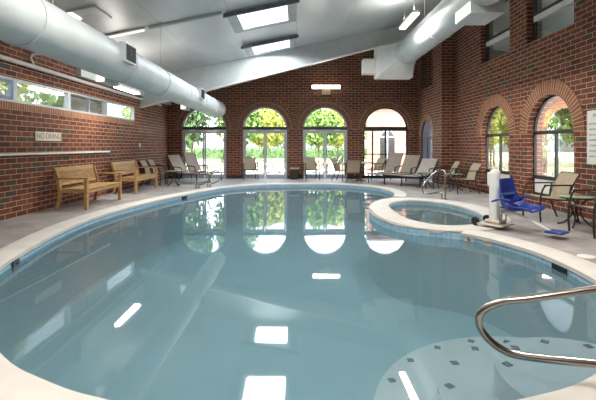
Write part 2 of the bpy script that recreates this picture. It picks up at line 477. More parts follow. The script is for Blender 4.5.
mb = MB(); mb.poly([[(XL-.4,YN-.2),(XR+.4,YN-.2),(XR+.4,YB+.3),(XL-.4,YB+.3)], pool, spa], 0.0)
structure(obj('floor', mb, M['deck']))

# ------------------------------------------------------------------ swimming pool
WZ = -.115
root = thing('swimming_pool', 'large rounded indoor pool of still blue-grey water with pale coping and blue tile band', 'swimming pool', (0,7,0))
def shift(o, r): o.parent = r; o.matrix_parent_inverse = Matrix.Translation(-Vector(r.location)); return o
def wall_loop(mb, L, z0, z1, closed=True, uvs=1.0):
    s = 0; n = len(L)
    for i in range(n if closed else n-1):
        a, b = L[i], L[(i+1)%n]; d = math.hypot(b[0]-a[0], b[1]-a[1])
        mb.quad((a[0],a[1],z0),(b[0],b[1],z0),(b[0],b[1],z1),(a[0],a[1],z1), [(s,z0-z1),(s+d,z0-z1),(s+d,0),(s,0)])
        s += d
mb = MB(); wall_loop(mb, pool, -.30, -.012); shift(obj('waterline_tile', mb, M['tile']), root)
mb = MB(); wall_loop(mb, pool, -1.25, -.30); mb.poly([pool], -1.25); shift(obj('basin', mb, M['plaster'], smooth=False), root)
mb = MB(); mb.poly([pool], WZ); shift(obj('water_surface', mb, M['water']), root)
# coping: an open strip that leaves out the rim shared with the spa
i0 = 31*5; i1 = 23*5         # outline indices (2.56,6.35) and (2.56,10.85)
idx = list(range(i0, len(pool))) + list(range(0, i1+1))
inn = [pool[i] for i in idx]; off = offset(pool, .30); lip = offset(pool, -.025)
mb = MB(); rows = []
for i in idx:
    rows.append([(lip[i][0],lip[i][1],-.045),(lip[i][0],lip[i][1],.002),(pool[i][0],pool[i][1],.014),(off[i][0],off[i][1],.014),(off[i][0],off[i][1],.0)])
mb.sheet(rows); shift(obj('coping', mb, M['coping'], smooth=True), root)
# entry steps in the near corner
SC = (2.16, 2.96)
for k, (r, z) in enumerate(((.66,-.34),(1.08,-.54),(1.58,-.76))):
    mb = MB(); ring = []
    for j in range(64):
        a = 2*PI*j/64; d = min(r, ray_hit(SC, a, pool)-.015)
        ring.append((SC[0]+d*math.cos(a), SC[1]+d*math.sin(a)))
    mb.poly([ring], z); wall_loop(mb, ring, z-.26, z)
    st = shift(obj('entry_step', mb, M['step']), root)
    n = (4,6,8)[k]
    for j in range(n):
        a = math.radians(42 + (176-42)*(j+.5)/n) 
        rr = r - .09
        if ray_hit(SC, a, pool) < r: continue
        mt = MB(); Mx = Matrix.Translation((SC[0]+rr*math.cos(a), SC[1]+rr*math.sin(a), z+.004)) @ Matrix.Rotation(a+PI/4, 4, 'Z')
        mt.box(-.03,.03,-.03,.03,-.003,.003, Mx)
        t = obj('marker_tile', mt, M['navy_tile']); t.parent = st
def along(L, pt):
    k = min(range(len(L)), key=lambda i: (L[i][0]-pt[0])**2+(L[i][1]-pt[1])**2)
    nx, ny = normals(L)[k]; return Vector((L[k][0], L[k][1], 0)), Vector((nx, ny, 0))
def wall_frame(pt):
    """matrix at the pool wall: x along the wall, y towards the water, z up"""
    p, n = along(pool, pt); inward = -n
    x = inward.cross(Vector((0,0,1))).normalized()
    m = Matrix((x, inward, Vector((0,0,1)))).transposed().to_4x4(); m.translation = p
    return m
for pt, w in (((3.06,4.72),.26),((-3.45,5.05),.17),((-3.1,11.5),.24)):
    m = wall_frame(pt); mb = MB(); mb.box(-w/2,w/2,.012,.03,-.165,-.05, m)
    shift(obj('skimmer_mouth', mb, M['navy_tile']), root)
def text(body, size, mat, parent, mtx, align='CENTER', ext=.0015):
    """each word is a mesh of its own"""
    words = []; x = 0
    for wd in body.split():
        cu = bpy.data.curves.new('lettering', 'FONT'); cu.body = wd; cu.size = size; cu.align_y = 'CENTER'; cu.extrude = ext
        tmp = bpy.data.objects.new('lettering', cu); C.objects.link(tmp)
        me = bpy.data.meshes.new_from_object(tmp.evaluated_get(bpy.context.evaluated_depsgraph_get()))
        bpy.data.objects.remove(tmp); me.materials.clear(); me.materials.append(mat)
        words.append((me, x)); x += max(v.co.x for v in me.vertices) + size*.32
    x -= size*.32
    x0 = -x/2 if align == 'CENTER' else 0
    for me, wx in words:
        o = bpy.data.objects.new('lettering', me); C.objects.link(o)
        o.parent = parent; o.matrix_parent_inverse = Matrix.Identity(4); o.matrix_local = mtx @ Matrix.Translation((x0+wx,0,0))
def marker(pt, kind):
    m = wall_frame(pt); mb = MB(); mb.box(-.062,.062,.010,.018,-.112,-.046, m)
    o = shift(obj('depth_marker', mb, M['sign']), root)
    face = m @ Matrix.Translation((0,.020,-.079)) @ Matrix.Rotation(PI,4,'Z') @ Matrix.Rotation(PI/2,4,'X')
    loc = face
    if kind == 'no':
        t = MB(); ring = [face @ Vector((.026*math.cos(2*PI*k/20), .026*math.sin(2*PI*k/20), 0)) for k in range(20)]
        t.tube(ring, .0045, 6, True); t.tube([face @ Vector((-.018,.018,0)), face @ Vector((.018,-.018,0))], .0045, 6)
        s = obj('no_diving_symbol', t, M['red_ink']); s.parent = o
        t = MB(); t.tube([face @ Vector((-.015,-.006,0)), face @ Vector((.0,.005,0)), face @ Vector((.016,-.009,0))], .004, 6)
        s = obj('diver_figure', t, M['black']); s.parent = o
    else:
        text(kind, .06, M['black'], o, loc)
marker((2.62,6.28), 'no'); marker((2.78,6.05), '3 FT'); marker((-3.27,4.45), '3 FT')

# ------------------------------------------------------------------ spa
spa_c = (2.85, 8.5)
root = thing('hot_tub', 'oval sunken spa with wide cream rim set into the pool corner', 'hot tub', (spa_c[0],spa_c[1],0))
SW = -.10
mb = MB(); rows = []
sn = normals(spa); slip = offset(spa, -.02)
for i in range(len(spa)+1):
    j = i % len(spa); nx, ny = sn[j]
    p = spa[j]; d = min(.42, ray_hit(p, math.atan2(ny, nx), pool)+.012)
    q = (p[0]+nx*d, p[1]+ny*d)
    low = -.05 if d < .419 else 0
    rows.append([(slip[j][0],slip[j][1],-.04),(slip[j][0],slip[j][1],.006),(p[0],p[1],.020),(q[0]-nx*.012,q[1]-ny*.012,.020),(q[0],q[1],.010),(q[0],q[1],low)])
mb.sheet(rows); shift(obj('rim', mb, M['coping'], smooth=True), root)
mb = MB(); wall_loop(mb, spa, -.28, -.01); shift(obj('waterline_tile', mb, M['tile']), root)
mb = MB(); wall_loop(mb, spa, -.95, -.28); mb.poly([spa], -.95); 
seat = offset(spa, -.40); wall_loop(mb, seat, -.95, -.5); mb.poly([spa, seat], -.5)
shift(obj('basin', mb, M['plaster']), root)
mb = MB(); mb.poly([spa], SW); shift(obj('water_surface', mb, M['spa_water']), root)

# ------------------------------------------------------------------ windows and doors
def arc_pts(c, z, r, n=24): return [(c - r*math.cos(PI*k/n), z + r*math.sin(PI*k/n)) for k in range(n+1)]
def arch_ring(mb, c, z, r0, r1, d0, d1, n=40, legs=0.0):
    """curved band with radial bricks: faces front, outer edge; uv along the arc"""
    rm = r0
    for k in range(n):
        a0, a1 = PI*k/n, PI*(k+1)/n
        def p(r, a, d): return (c - r*math.cos(a), d, z + r*math.sin(a))
        uv = [(a0*rm,0),(a1*rm,0),(a1*rm,r1-r0),(a0*rm,r1-r0)]
        mb.quad(p(r0,a0,d0),p(r0,a1,d0),p(r1,a1,d0),p(r1,a0,d0), uv)
        mb.quad(p(r1,a0,d0),p(r1,a1,d0),p(r1,a1,d1),p(r1,a0,d1), [(a0*rm,0),(a1*rm,0),(a1*rm,.02),(a0*rm,.02)])
        mb.quad(p(r0,a0,d1),p(r0,a1,d1),p(r0,a1,d0),p(r0,a0,d0), [(a0*rm,0),(a1*rm,0),(a1*rm,.02),(a0*rm,.02)])
def arch_frame(mb, c, z, r, w, d0, d1, n=24):
    for k in range(n):
        a0, a1 = PI*k/n, PI*(k+1)/n
        def p(rr, a, d): return (c - rr*math.cos(a), d, z + rr*math.sin(a))
        mb.quad(p(r-w,a0,d0),p(r-w,a1,d0),p(r,a1,d0),p(r,a0,d0))
        mb.quad(p(r-w,a0,d1),p(r-w,a1,d1),p(r-w,a1,d0),p(r-w,a0,d0))
def arch_pane(mb, c, zb, z, r, d, n=24):
    mb.quad((c-r,d,zb),(c+r,d,zb),(c+r,d,z),(c-r,d,z))
    ids = [mb.vert((u,d,zz)) for u, zz in arc_pts(c, z, r, n)]; mb.face(ids[::-1])

for k, c in enumerate(BACK_C):
    root = structure(empty('door_%d' % (k+1), (c, YB, 0)))
    f = lambda p: P_back(p) - Vector((c, YB, 0))
    g = lambda p, c=c: Vector((p.x-c, p.y, p.z))
    fm = M['alu'] if k < 3 else M['dark_alu']
    mb = MB(g); arch_ring(mb, c, BSP, BR, BR+.36, -.02, 0.0); obj('brick_arch', mb, M['rowlock'], root)
    mb = MB(g)
    mb.box(c-BR,c-BR+.06,.06,.12,0,BSP); mb.box(c+BR-.06,c+BR,.06,.12,0,BSP); arch_frame(mb, c, BSP, BR, .06, .06, .12)
    obj('door_frame', mb, fm, root)
    mb = MB(g); mb.box(c-BR,c+BR,.045,.125,BSP-.02,BSP+.10); obj('transom_bar', mb, M['dark_alu'], root)
    mb = MB(g); mb.box(c-BR+.06,c+BR-.06,.035,.12,BSP-.075,BSP-.021); obj('door_header', mb, M['alu'] if k<3 else M['dark_alu'], root)
    if k < 3:
        for s in (-1, 1):
            x0, x1 = (c-BR+.065, c-.008) if s < 0 else (c+.008, c+BR-.065)
            mb = MB(g); st = .06
            mb.box(x0,x0+st,.07,.11,.01,BSP-.08); mb.box(x1-st,x1,.07,.11,.01,BSP-.08)
            mb.box(x0+st,x1-st,.07,.11,.01,.17); mb.box(x0+st,x1-st,.07,.11,BSP-.17,BSP-.08)
            leaf = obj('door_leaf', mb, fm, root)
            mp = MB(g); mp.quad((x0+st,.09,.17),(x1-st,.09,.17),(x1-st,.09,BSP-.17),(x0+st,.09,BSP-.17))
            pn = obj('pane', mp, M['glass'], leaf)
            mh = MB(g); hx = c+s*.065
            mh.tube([(hx,.07,.95),(hx,.03,.96),(hx,.03,1.22),(hx,.07,1.23)], .012, 8); hd = obj('handle', mh, M['dark_alu'], leaf)
            mc = MB(g); mc.box(c+s*.5-.13,c+s*.5+.13,.0,.034,BSP-.07,BSP-.02); obj('door_closer', mc, M['white'], root)
    else:
        mb = MB(g)
        mb.box(c-BR+.06,c+BR-.06,.07,.11,.0,.12); mb.box(c-BR+.06,c+BR-.06,.07,.11,.98,1.03)
        mb.box(c-.03,c+.03,.068,.112,.12,BSP-.08); mb.box(c-.56,c-.50,.068,.112,.12,BSP-.08)
        obj('mullion', mb, M['dark_alu'], root)
        mp = MB(g); mp.quad((c-BR+.06,.09,.12),(c+BR-.06,.09,.12),(c+BR-.06,.09,BSP-.08),(c-BR+.06,.09,BSP-.08)); obj('pane', mp, M['glass'], root)
    mp = MB(g); ids = [mp.vert((u,.09,zz)) for u, zz in arc_pts(c, BSP+.1, BR-.1, 24)]; mp.face(ids[::-1]); obj('fanlight_pane', mp, M['glass'], root)

# arched glass door in the recess
c = (15.18+16.56)/2; r = .69
root = structure(empty('door_5', (XP, c, 0)))
g = lambda p, c=c: Vector((p.y, p.x-c, p.z))
mb = MB(g); arch_ring(mb, c, 1.68, r, r+.22, -.015, 0); obj('brick_arch', mb, M['soldier'], root)
mb = MB(g); mb.box(c-r,c-r+.05,.02,.06,0,1.68); mb.box(c+r-.05,c+r,.02,.06,0,1.68); arch_frame(mb,c,1.68,r,.05,.02,.06); mb.box(c-r,c+r,.02,.06,1.64,1.70); mb.box(c-.03,c+.03,.02,.06,0,1.64)
obj('door_frame', mb, M['dark_alu'], root)
mb = MB(g); arch_pane(mb, c, .02, 1.68, r-.04, .045); obj('pane', mb, M['blue_glass'], root)

# arched windows in the right wall
for k, (a, b) in enumerate(RIGHT_A):
    c, r = (a+b)/2, (b-a)/2
    root = structure(empty('window_%d' % (k+1), (XR, c, 0)))
    g = lambda p, c=c: Vector((p.y, p.x-c, p.z))
    mb = MB(g); arch_ring(mb, c, RSP, r, r+.31, -.02, 0); obj('brick_arch', mb, M['soldier'], root)
    mb = MB(g); w = .045
    mb.box(a,a+w,.15,.21,.2,RSP); mb.box(b-w,b,.15,.21,.2,RSP); arch_frame(mb,c,RSP,r,w,.15,.21)
    mb.box(a,b,.15,.21,RSP-.03,RSP+.05); mb.box(c-.025,c+.025,.15,.21,.62,RSP); mb.box(a,b,.14,.22,.58,.66); mb.box(a,b,.15,.21,.2,.26)
    obj('window_frame', mb, M['dark_alu'], root)
    mb = MB(g); mb.box(a+w,b-w,.16,.20,.26,.58); obj('spandrel_panel', mb, M['white'], root)
    mb = MB(g); arch_pane(mb, c, .64, RSP, r-.03, .18); obj('pane', mb, M['glass'], root)
    # upper rectangular window over it
    root = structure(empty('window_%d' % (k+3), (XR, c, 3.77)))
    g = lambda p, c=c: Vector((p.y, p.x-c, p.z-3.77))
    mb = MB(g); mb.box(a,a+.07,.14,.21,3.77,5.35); mb.box(b-.07,b,.14,.21,3.77,5.35); mb.box(a,b,.14,.21,3.77,3.83); mb.box(a,b,.14,.21,5.28,5.35); mb.box(a,b,.13,.21,4.40,4.48)
    obj('window_frame', mb, M['dark_alu'], root)
    mb = MB(g); mb.box(a+.07,b-.07,.12,.15,4.27,4.40); obj('sash_rail', mb, M['white'], root)
    mb = MB(g); mb.quad((a+.06,.18,3.82),(b-.06,.18,3.82),(b-.06,.18,5.3),(a+.06,.18,5.3)); obj('pane', mb, M['glass'], root)
    mb = MB(g); mb.box(a+.01,b-.01,.205,.215,3.80,4.36); mb.box(a+.01,b-.01,.205,.215,4.50,5.3); obj('shade', mb, M['shade'], root)
root = structure(empty('window_5', (XP, 15.87, 3.57)))
mb = MB(); mb.box(.02,.06,-.69,-.62,0,1.43); mb.box(.02,.06,.62,.69,0,1.43); mb.box(.02,.06,-.62,.62,0,.06); obj('window_frame', mb, M['dark_alu'], root)
mb = MB(); mb.quad((.045,-.62,.06),(.045,.62,.06),(.045,.62,1.43),(.045,-.62,1.43)); obj('pane', mb, M['dark_glass'], root)

# clerestory strip in the left wall: bays are windows of their own
bays = [(11.45,13.43),(9.58,11.45),(7.72,9.58),(5.86,7.72),(4.0,5.86),(2.2,4.0)]
for k, (a, b) in enumerate(bays):
    root = structure(empty('window_%d' % (k+6), (XL, a, 2.16)))
    g = lambda p, a=a: Vector((-p.y, p.x-a, p.z))
    H = .45; mb = MB(g); w = .05
    mb.box(a,a+w,-.015,.08,0,H); mb.box(b-w,b,-.015,.08,0,H); mb.box(a+w,b-w,-.015,.08,0,.04); mb.box(a+w,b-w,-.015,.08,H-.04,H)
    if k == 1: mb.box((a+b)/2-.015,(a+b)/2+.015,0,.07,.04,H-.04)
    obj('window_frame', mb, M['alu'], root)
    if k == 3:
        mb = MB(g); mb.box(b-w-.06,b-w,-.02,.05,.05,H-.05); mb.box(a+w,b-w-.06,-.02,.05,.05,.10); mb.box(a+w,b-w-.06,-.02,.05,H-.10,H-.05); mb.box(a+w,a+w+.06,-.02,.05,.05,H-.05); obj('sash', mb, pbr('blue_grey_paint',(120,134,160),.4), root)
    mb = MB(g); mb.quad((a+w,.04,.04),(a+w,.04,H-.04),(b-w,.04,H-.04),(b-w,.04,.04)); obj('pane', mb, M['glass'], root)
    if k == 1:
        mb = MB(g); mb.box(a+w,b-w,.06,.07,.04,H-.04); obj('shade', mb, M['shade'], root)
# soldier-course sill under the strip, skirting
mb = MB()
for j in range(1):
    y0, y1 = 2.2, 13.43
    mb.quad((XL+.012,y1,2.02),(XL+.012,y0,2.02),(XL+.012,y0,2.16),(XL+.012,y1,2.16), [(y1,0),(y0,0),(y0,.14),(y1,.14)])
    mb.quad((XL+.012,y1,2.16),(XL+.012,y0,2.16),(XL-.01,y0,2.16),(XL-.01,y1,2.16), [(y1,0),(y0,0),(y0,.02),(y1,.02)])
    mb.quad((XL+.012,y0,2.02),(XL+.012,y1,2.02),(XL-.01,y1,2.02),(XL-.01,y0,2.02), [(y0,0),(y1,0),(y1,.02),(y0,.02)])
structure(obj('trim_1', mb, M['soldier']))
mb = MB(); mb.box(XL,XL+.055,.5,11.6,1.165,1.205, bev=.006); structure(obj('trim_2', mb, M['white']))
mb = MB(); mb.box(XR-.10,XR,YN,YP-.01,0,.19); structure(obj('trim_3', mb, M['brick']))
mb = MB()
for x0, x1 in ((XL,BACK_C[0]-BR),(BACK_C[0]+BR,BACK_C[1]-BR),(BACK_C[1]+BR,BACK_C[2]-BR),(BACK_C[2]+BR,BACK_C[3]-BR),(BACK_C[3]+BR,XP)):
    mb.box(x0,x1,YB-.015,YB,0,.11)
structure(obj('baseboard_back', mb, M['dark_alu']))

# ------------------------------------------------------------------ roof steel, skylights, rails
def slope_box(mb, x0, x1, y0, y1, top, bot, n=1):
    """box under the roof: top(x), bot(x)"""
    i = [mb.vert(p) for p in ((x0,y0,bot(x0)),(x1,y0,bot(x1)),(x1,y1,bot(x1)),(x0,y1,bot(x0)),(x0,y0,top(x0)),(x1,y0,top(x1)),(x1,y1,top(x1)),(x0,y1,top(x0)))]
    for q in ((0,3,2,1),(4,5,6,7),(0,1,5,4),(1,2,6,5),(2,3,7,6),(3,0,4,7)): mb.face([i[k] for k in q])
def beam(name, y):
    root = structure(empty(name, (0,y,0)))
    lo = lambda x: min(4.015+.2545*x, ceil_z(x)-.25)
    mb = MB(); slope_box(mb, XL, XP+(0.46 if y<14 else 0), -.04, .04, lambda x: ceil_z(x), lo); obj('web', mb, M['header'], root)
    mb = MB(); slope_box(mb, XL, XP+(0.46 if y<14 else 0), -.13, .10, lo, lambda x: lo(x)-.035); obj('bottom_flange', mb, M['white'], root)
beam('ceiling_beam', 14.0)
# eave header on the left wall, past the low step
mb = MB(); mb.box(XL,XL+.14,9.85,16.98,3.02,ceil_z(XL)); structure(obj('trim_4', mb, M['header']))
def skylight(n, y0, y1):
    x0, x1 = -1.36, -.20
    root = structure(empty('window_%d' % n, (-.78,(y0+y1)/2,ceil_z(-.78))))
    f = lambda p: Vector((p.x+.78, p.y-(y0+y1)/2, p.z-ceil_z(-.78)))
    mb = MB(f); z = lambda x: ceil_z(x)-.001; l = lambda x: ceil_z(x)-.05
    for (a,b,c,d) in ((x0-.24,x0,y0-.18,y1+.12),(x1,x1+.22,y0-.18,y1+.12),(x0,x1,y0-.18,y0),(x0,x1,y1,y1+.12)): slope_box(mb,a,b,c,d,z,l)
    obj('curb', mb, pbr('grey_curb',(158,164,168),.5), root)
    mb = MB(f); mb.quad((x0,y0,ceil_z(x0)-.02),(x0,y1,ceil_z(x0)-.02),(x1,y1,ceil_z(x1)-.02),(x1,y0,ceil_z(x1)-.02)); obj('pane', mb, M['skylight'], root)
    mb = MB(f); slope_box(mb, x0-.28, x1+.28, y0-.26, y0-.21, lambda x: ceil_z(x)-.04, lambda x: ceil_z(x)-.13); obj('cross_rail', mb, pbr('dark_grey_rail',(96,102,108),.5), root)
skylight(12, 9.49, 10.74); skylight(13, 12.5, 13.65)
mb = MB(); slope_box(mb, -3.3, -1.66, 9.18, 9.24, lambda x: ceil_z(x)-.01, lambda x: ceil_z(x)-.07); structure(obj('trim_5', mb, M['header']))

# ------------------------------------------------------------------ lights (fixtures and added fill)
def lamp(loc, size, energy, rot=(0,0,0), col=(1,.94,.86), name='fixture_or_fill_glow'):
    ld = bpy.data.lights.new(name, 'AREA'); ld.shape = 'RECTANGLE'; ld.size, ld.size_y = size; ld.energy = energy; ld.color = col
    o = bpy.data.objects.new(name, ld); C.objects.link(o); o.location = loc; o.rotation_euler = rot; return o
def strip_light(loc, length, label, drop, group='fluorescent strip lights', energy=70):
    root = thing('strip_light', label, 'light', loc, 0, group)
    h = length/2
    mb = MB(); mb.box(-.09,.09,-h,h,.03,.09,bev=.01); obj('housing', mb, M['white'], root)
    mb = MB(); mb.box(-.075,.075,-h+.02,h-.02,-.01,.029,bev=.008); obj('lens', mb, M['tube'], root)
    for s in (-1,1):
        mb = MB(); mb.tube([(0,s*h*.7,.09),(0,s*h*.7,drop)], .003, 6); obj('hanger_rod', mb, M['header'], root)
    lamp((loc[0],loc[1],loc[2]-.03), (.15,length), energy)
    lamp((loc[0],loc[1],loc[2]+.10), (.15,length), energy*.45, (PI,0,0))  # added uplight that brightens the ceiling above each fixture
    return root
strip_light((-4.3,10.5,2.75), 1.3, 'lit strip light hanging under the duct above the left wall windows', ceil_z(-4.3)-2.75, energy=40)
strip_light((2.8,10.2,4.42), 1.3, 'lit strip light hanging from the roof beside the big round duct', ceil_z(2.8)-4.42, energy=90)
strip_light((2.8,4.6,4.42), 1.3, 'added unseen strip light hanging high over the near end of the pool', ceil_z(2.8)-4.42, energy=130)  # out of view, added as fill for the near half of the room
strip_light((-1.0,4.0,4.0), 1.3, 'added unseen strip light hanging over the middle of the pool near end', ceil_z(-1)-4.0, energy=95)  # added above the frame to brighten pool and duct
strip_light((-1.0,0.0,4.0), 1.3, 'added unseen strip light hanging over the deck behind the viewer', ceil_z(-1)-4.0, energy=130)  # added behind the camera for even room light
# ceiling strip in line with the rail
root = thing('ceiling_strip_light', 'slim white tube light fixed crosswise on the sloping ceiling above the duct', 'light', (-3.83,9.2,ceil_z(-3.83)-.07))
mb = MB(); R_ = Matrix.Rotation(-math.atan(SL),4,'Y'); mb.box(-.46,.46,-.05,.05,.02,.06,R_); obj('housing', mb, M['white'], root)
mb = MB(); mb.box(-.44,.44,-.035,.035,-.012,.019,R_); obj('lens', mb, emis('soft_tube',(250,248,240),1.1), root)
# troffer with one lit half
root = thing('ceiling_panel_light', 'square ceiling panel light, half lit, next to the duct', 'light', (-4.05,7.85,ceil_z(-4.05)-.05))
mb = MB(); mb.box(-.30,.36,-.30,.42,.01,.05,R_); obj('panel', mb, pbr('panel_grey',(196,200,204),.4), root)
mb = MB(); mb.box(-.27,-.10,-.26,.10,-.005,.009,R_); obj('lens', mb, M['tube'], root)
# wall strip over door 3
root = thing('wall_strip_light', 'lit horizontal strip light on the brick above the third arched door', 'light', (1.24,YB,0))
s = 24.18
mb = MB(); mb.box(-.60,.60,-.10,-.002,3.69,3.86,bev=.015); obj('housing', mb, M['white'], root)
mb = MB(); mb.box(-.58,.58,-.14,-.101,3.70,3.84,bev=.01); obj('lens', mb, M['tube'], root)
mb = MB(); mb.box(-.16,.18,-.10,-.002,3.46,3.66,bev=.01)
root = tag(obj('mounted_emergency_light', mb, pbr('cream_box',(206,176,146),.5)), 'small cream emergency light box under the wall strip light', 'emergency light')
root.location = (1.24,YB,0)
lamp((1.24,YB-.18,3.76), (1.1,.12), 14, (-PI/2,0,0))

# ------------------------------------------------------------------ ducts
DX, DZ, DR = -2.96, 2.72, .30
root = thing('round_duct', 'long pale round air duct along the ceiling over the wooden benches', 'air duct', (DX,6,DZ))
MY = Matrix.Rotation(-PI/2,4,'X')
mb = MB(); mb.tube([(0,y,0) for y in (-8.0,-4,0,4,9.3)], DR, 40); obj('duct_pipe', mb, M['duct'], root, True)
for y in (-7.0,-5.2,-3.4,-1.6,.9,2.7,4.5,6.3,8.1):
    mb = MB(); mb.tube([(0,y-.025,0),(0,y+.025,0)], DR+.012, 40); obj('seam_band', mb, M['duct'], root, True)
mb = MB(); mb.tube([(0,9.30,0),(0,9.42,0)], [DR+.02,DR+.02], 40); obj('end_cap', mb, M['duct'], root, True)
for y in (.5,5.5):
    mb = MB(); mb.box(DR-.06,DR+.05,y-.2,y+.2,-.07,.23); rg = obj('side_register', mb, M['duct'], root)
    mb = MB()
    mb.box(DR+.05,DR+.056,y-.17,y+.17,-.04,.20); obj('louver_core', mb, M['black'], rg)
    mb = MB()
    for j in range(5): mb.box(DR+.054,DR+.066,y-.17+j*.08,y-.155+j*.08,-.04,.20)
    obj('louver_grille', mb, pbr('dark_grille',(48,50,50),.6), rg)
    y += .55
    mb = MB(); mb.box(-DR-.06,-DR+.10,y-.25,y+.25,-.32,-.05); rg = obj('lower_register', mb, M['duct'], root)
    mb = MB(); mb.box(-DR-.05,-DR+.09,y-.256,y-.25,-.31,-.06); obj('register_face', mb, M['outlet_glow'], rg)
for y in (-5,-1,3,7.5):
    mb = MB(); mb.tube([(0,y,DR-.02),(0,y,ceil_z(DX)-DZ-.005)], .008, 6); obj('hanger_rod', mb, M['header'], root)
EX, EZ, ER = 3.57, 4.36, .38
root = thing('large_round_duct', 'big pale round air duct high along the right brick wall ending in a white box', 'air duct', (EX,8,EZ))
mb = MB(); mb.tube([(0,y,0) for y in (-9,-3,1,5.25)], ER, 48); obj('duct_pipe', mb, M['duct'], root, True)
for y in (-7,-5,-3,-1.2,2.2,4.0):
    mb = MB(); mb.tube([(0,y-.025,0),(0,y+.025,0)], ER+.012, 48); obj('seam_band', mb, M['duct'], root, True)
mb = MB()
# flared transition and plenum
mb.box(-.92,.30,5.55,6.0,-.76,.28,bev=.03)
a = [mb.vert((ER*math.cos(2*PI*k/32), 5.2, ER*math.sin(2*PI*k/32))) for k in range(32)]
sq = []
for k in range(32):
    t = 2*PI*k/32; cx, cy = math.cos(t), math.sin(t); q = max(abs(cx),abs(cy)); sq.append(mb.vert((-.31+.58*cx/q, 5.56, -.24+.5*cy/q)))
for k in range(32): mb.face((a[k],a[(k+1)%32],sq[(k+1)%32],sq[k]))
obj('plenum_box', mb, M['white'], root)
mb = MB(); mb.box(-1.35,-.92,5.62,5.95,-.62,-.12,bev=.02); obj('side_branch', mb, M['white'], root)
mb = MB(); mb.box(-.26,.37,-.25,.56,-.51,-.10,bev=.015); pb = obj('outlet_box', mb, M['duct'], root)
mb = MB(); mb.box(-.268,-.261,-.2,.51,-.48,-.2); obj('outlet_face', mb, M['outlet_glow'], pb)
for y in (-6,-2,.0,3.4):
    mb = MB(); mb.tube([(0,y,ER-.02),(0,y,ceil_z(EX)-EZ-.005)], .008, 6); obj('hanger_rod', mb, M['header'], root)

# white pipe on the left wall
root = thing('wall_pipe', 'white pipe running along the left wall above the strip windows', 'pipe', (XL+.06,4,2.92))
mb = MB(); mb.tube([(0,-6,0),(0,0,0),(0,6,0),(0,11.9,0)], .045, 12); obj('pipe_run', mb, M['pipe'], root, True)
mb = MB(); mb.tube([(0,4.25,0),(0,4.1,.16),(0,4.15,.24),(.12,4.25,.27)], .022, 10); obj('pipe_branch', mb, M['pipe'], root, True)
for y in (-4,-1,2,5,8,11):
    mb = MB(); mb.box(-.058,0,y-.015,y+.015,-.045,.045); obj('pipe_bracket', mb, M['pipe'], root)

# signs and plates
root = thing('wall_sign', 'narrow white sign with two grey words on the left brick wall over the white rail', 'sign', (XL,8.78,1.545))
mb = MB(); mb.box(.001,.016,-.46,.46,-.095,.095,bev=.004); obj('board', mb, M['sign'], root)
text('NO DIVING', .165, M['ink'], root, Matrix.Translation((.018,0,0)) @ Matrix.Rotation(PI/2,4,'Z') @ Matrix.Rotation(PI/2,4,'X'))
root = thing('notice_sign', 'tall white notice board on the right brick wall beside the large arched window', 'sign', (XR,7.30,1.5))
mb = MB(); mb.box(-.022,-.001,-.44,.44,-.5,.5,bev=.004); obj('board', mb, M['white'], root)
rot = Matrix.Rotation(-PI/2,4,'Z') @ Matrix.Rotation(PI/2,4,'X')
text('POOL RULES', .1, M['ink'], root, Matrix.Translation((-.025,0,.40)) @ rot)
for j in range(7):
    text(('NO DIVING','NO RUNNING','NO GLASS IN POOL AREA','SHOWER BEFORE ENTERING','CHILDREN MUST BE SUPERVISED','NO FOOD OR DRINK','SWIM AT YOUR OWN RISK')[j], .048, M['ink'], root, Matrix.Translation((-.025,.38,.25-j*.1)) @ rot, 'LEFT')
mb = MB(); mb.box(XL,XL+.012,13.86,13.96,1.3,1.44,bev=.003); tag(obj('switch_plate', mb, M['sign']), 'small pale switch plate on the left brick wall behind the far bench', 'switch')
mb = MB(); mb.lathe([(.10,0),(.10,.008),(.085,.014),(.0,.014)], (3.52,4.98,.0), 24); tag(obj('skimmer_lid', mb, M['white'], smooth=True), 'round white skimmer lid flush in the deck in front of the pool lift', 'lid')

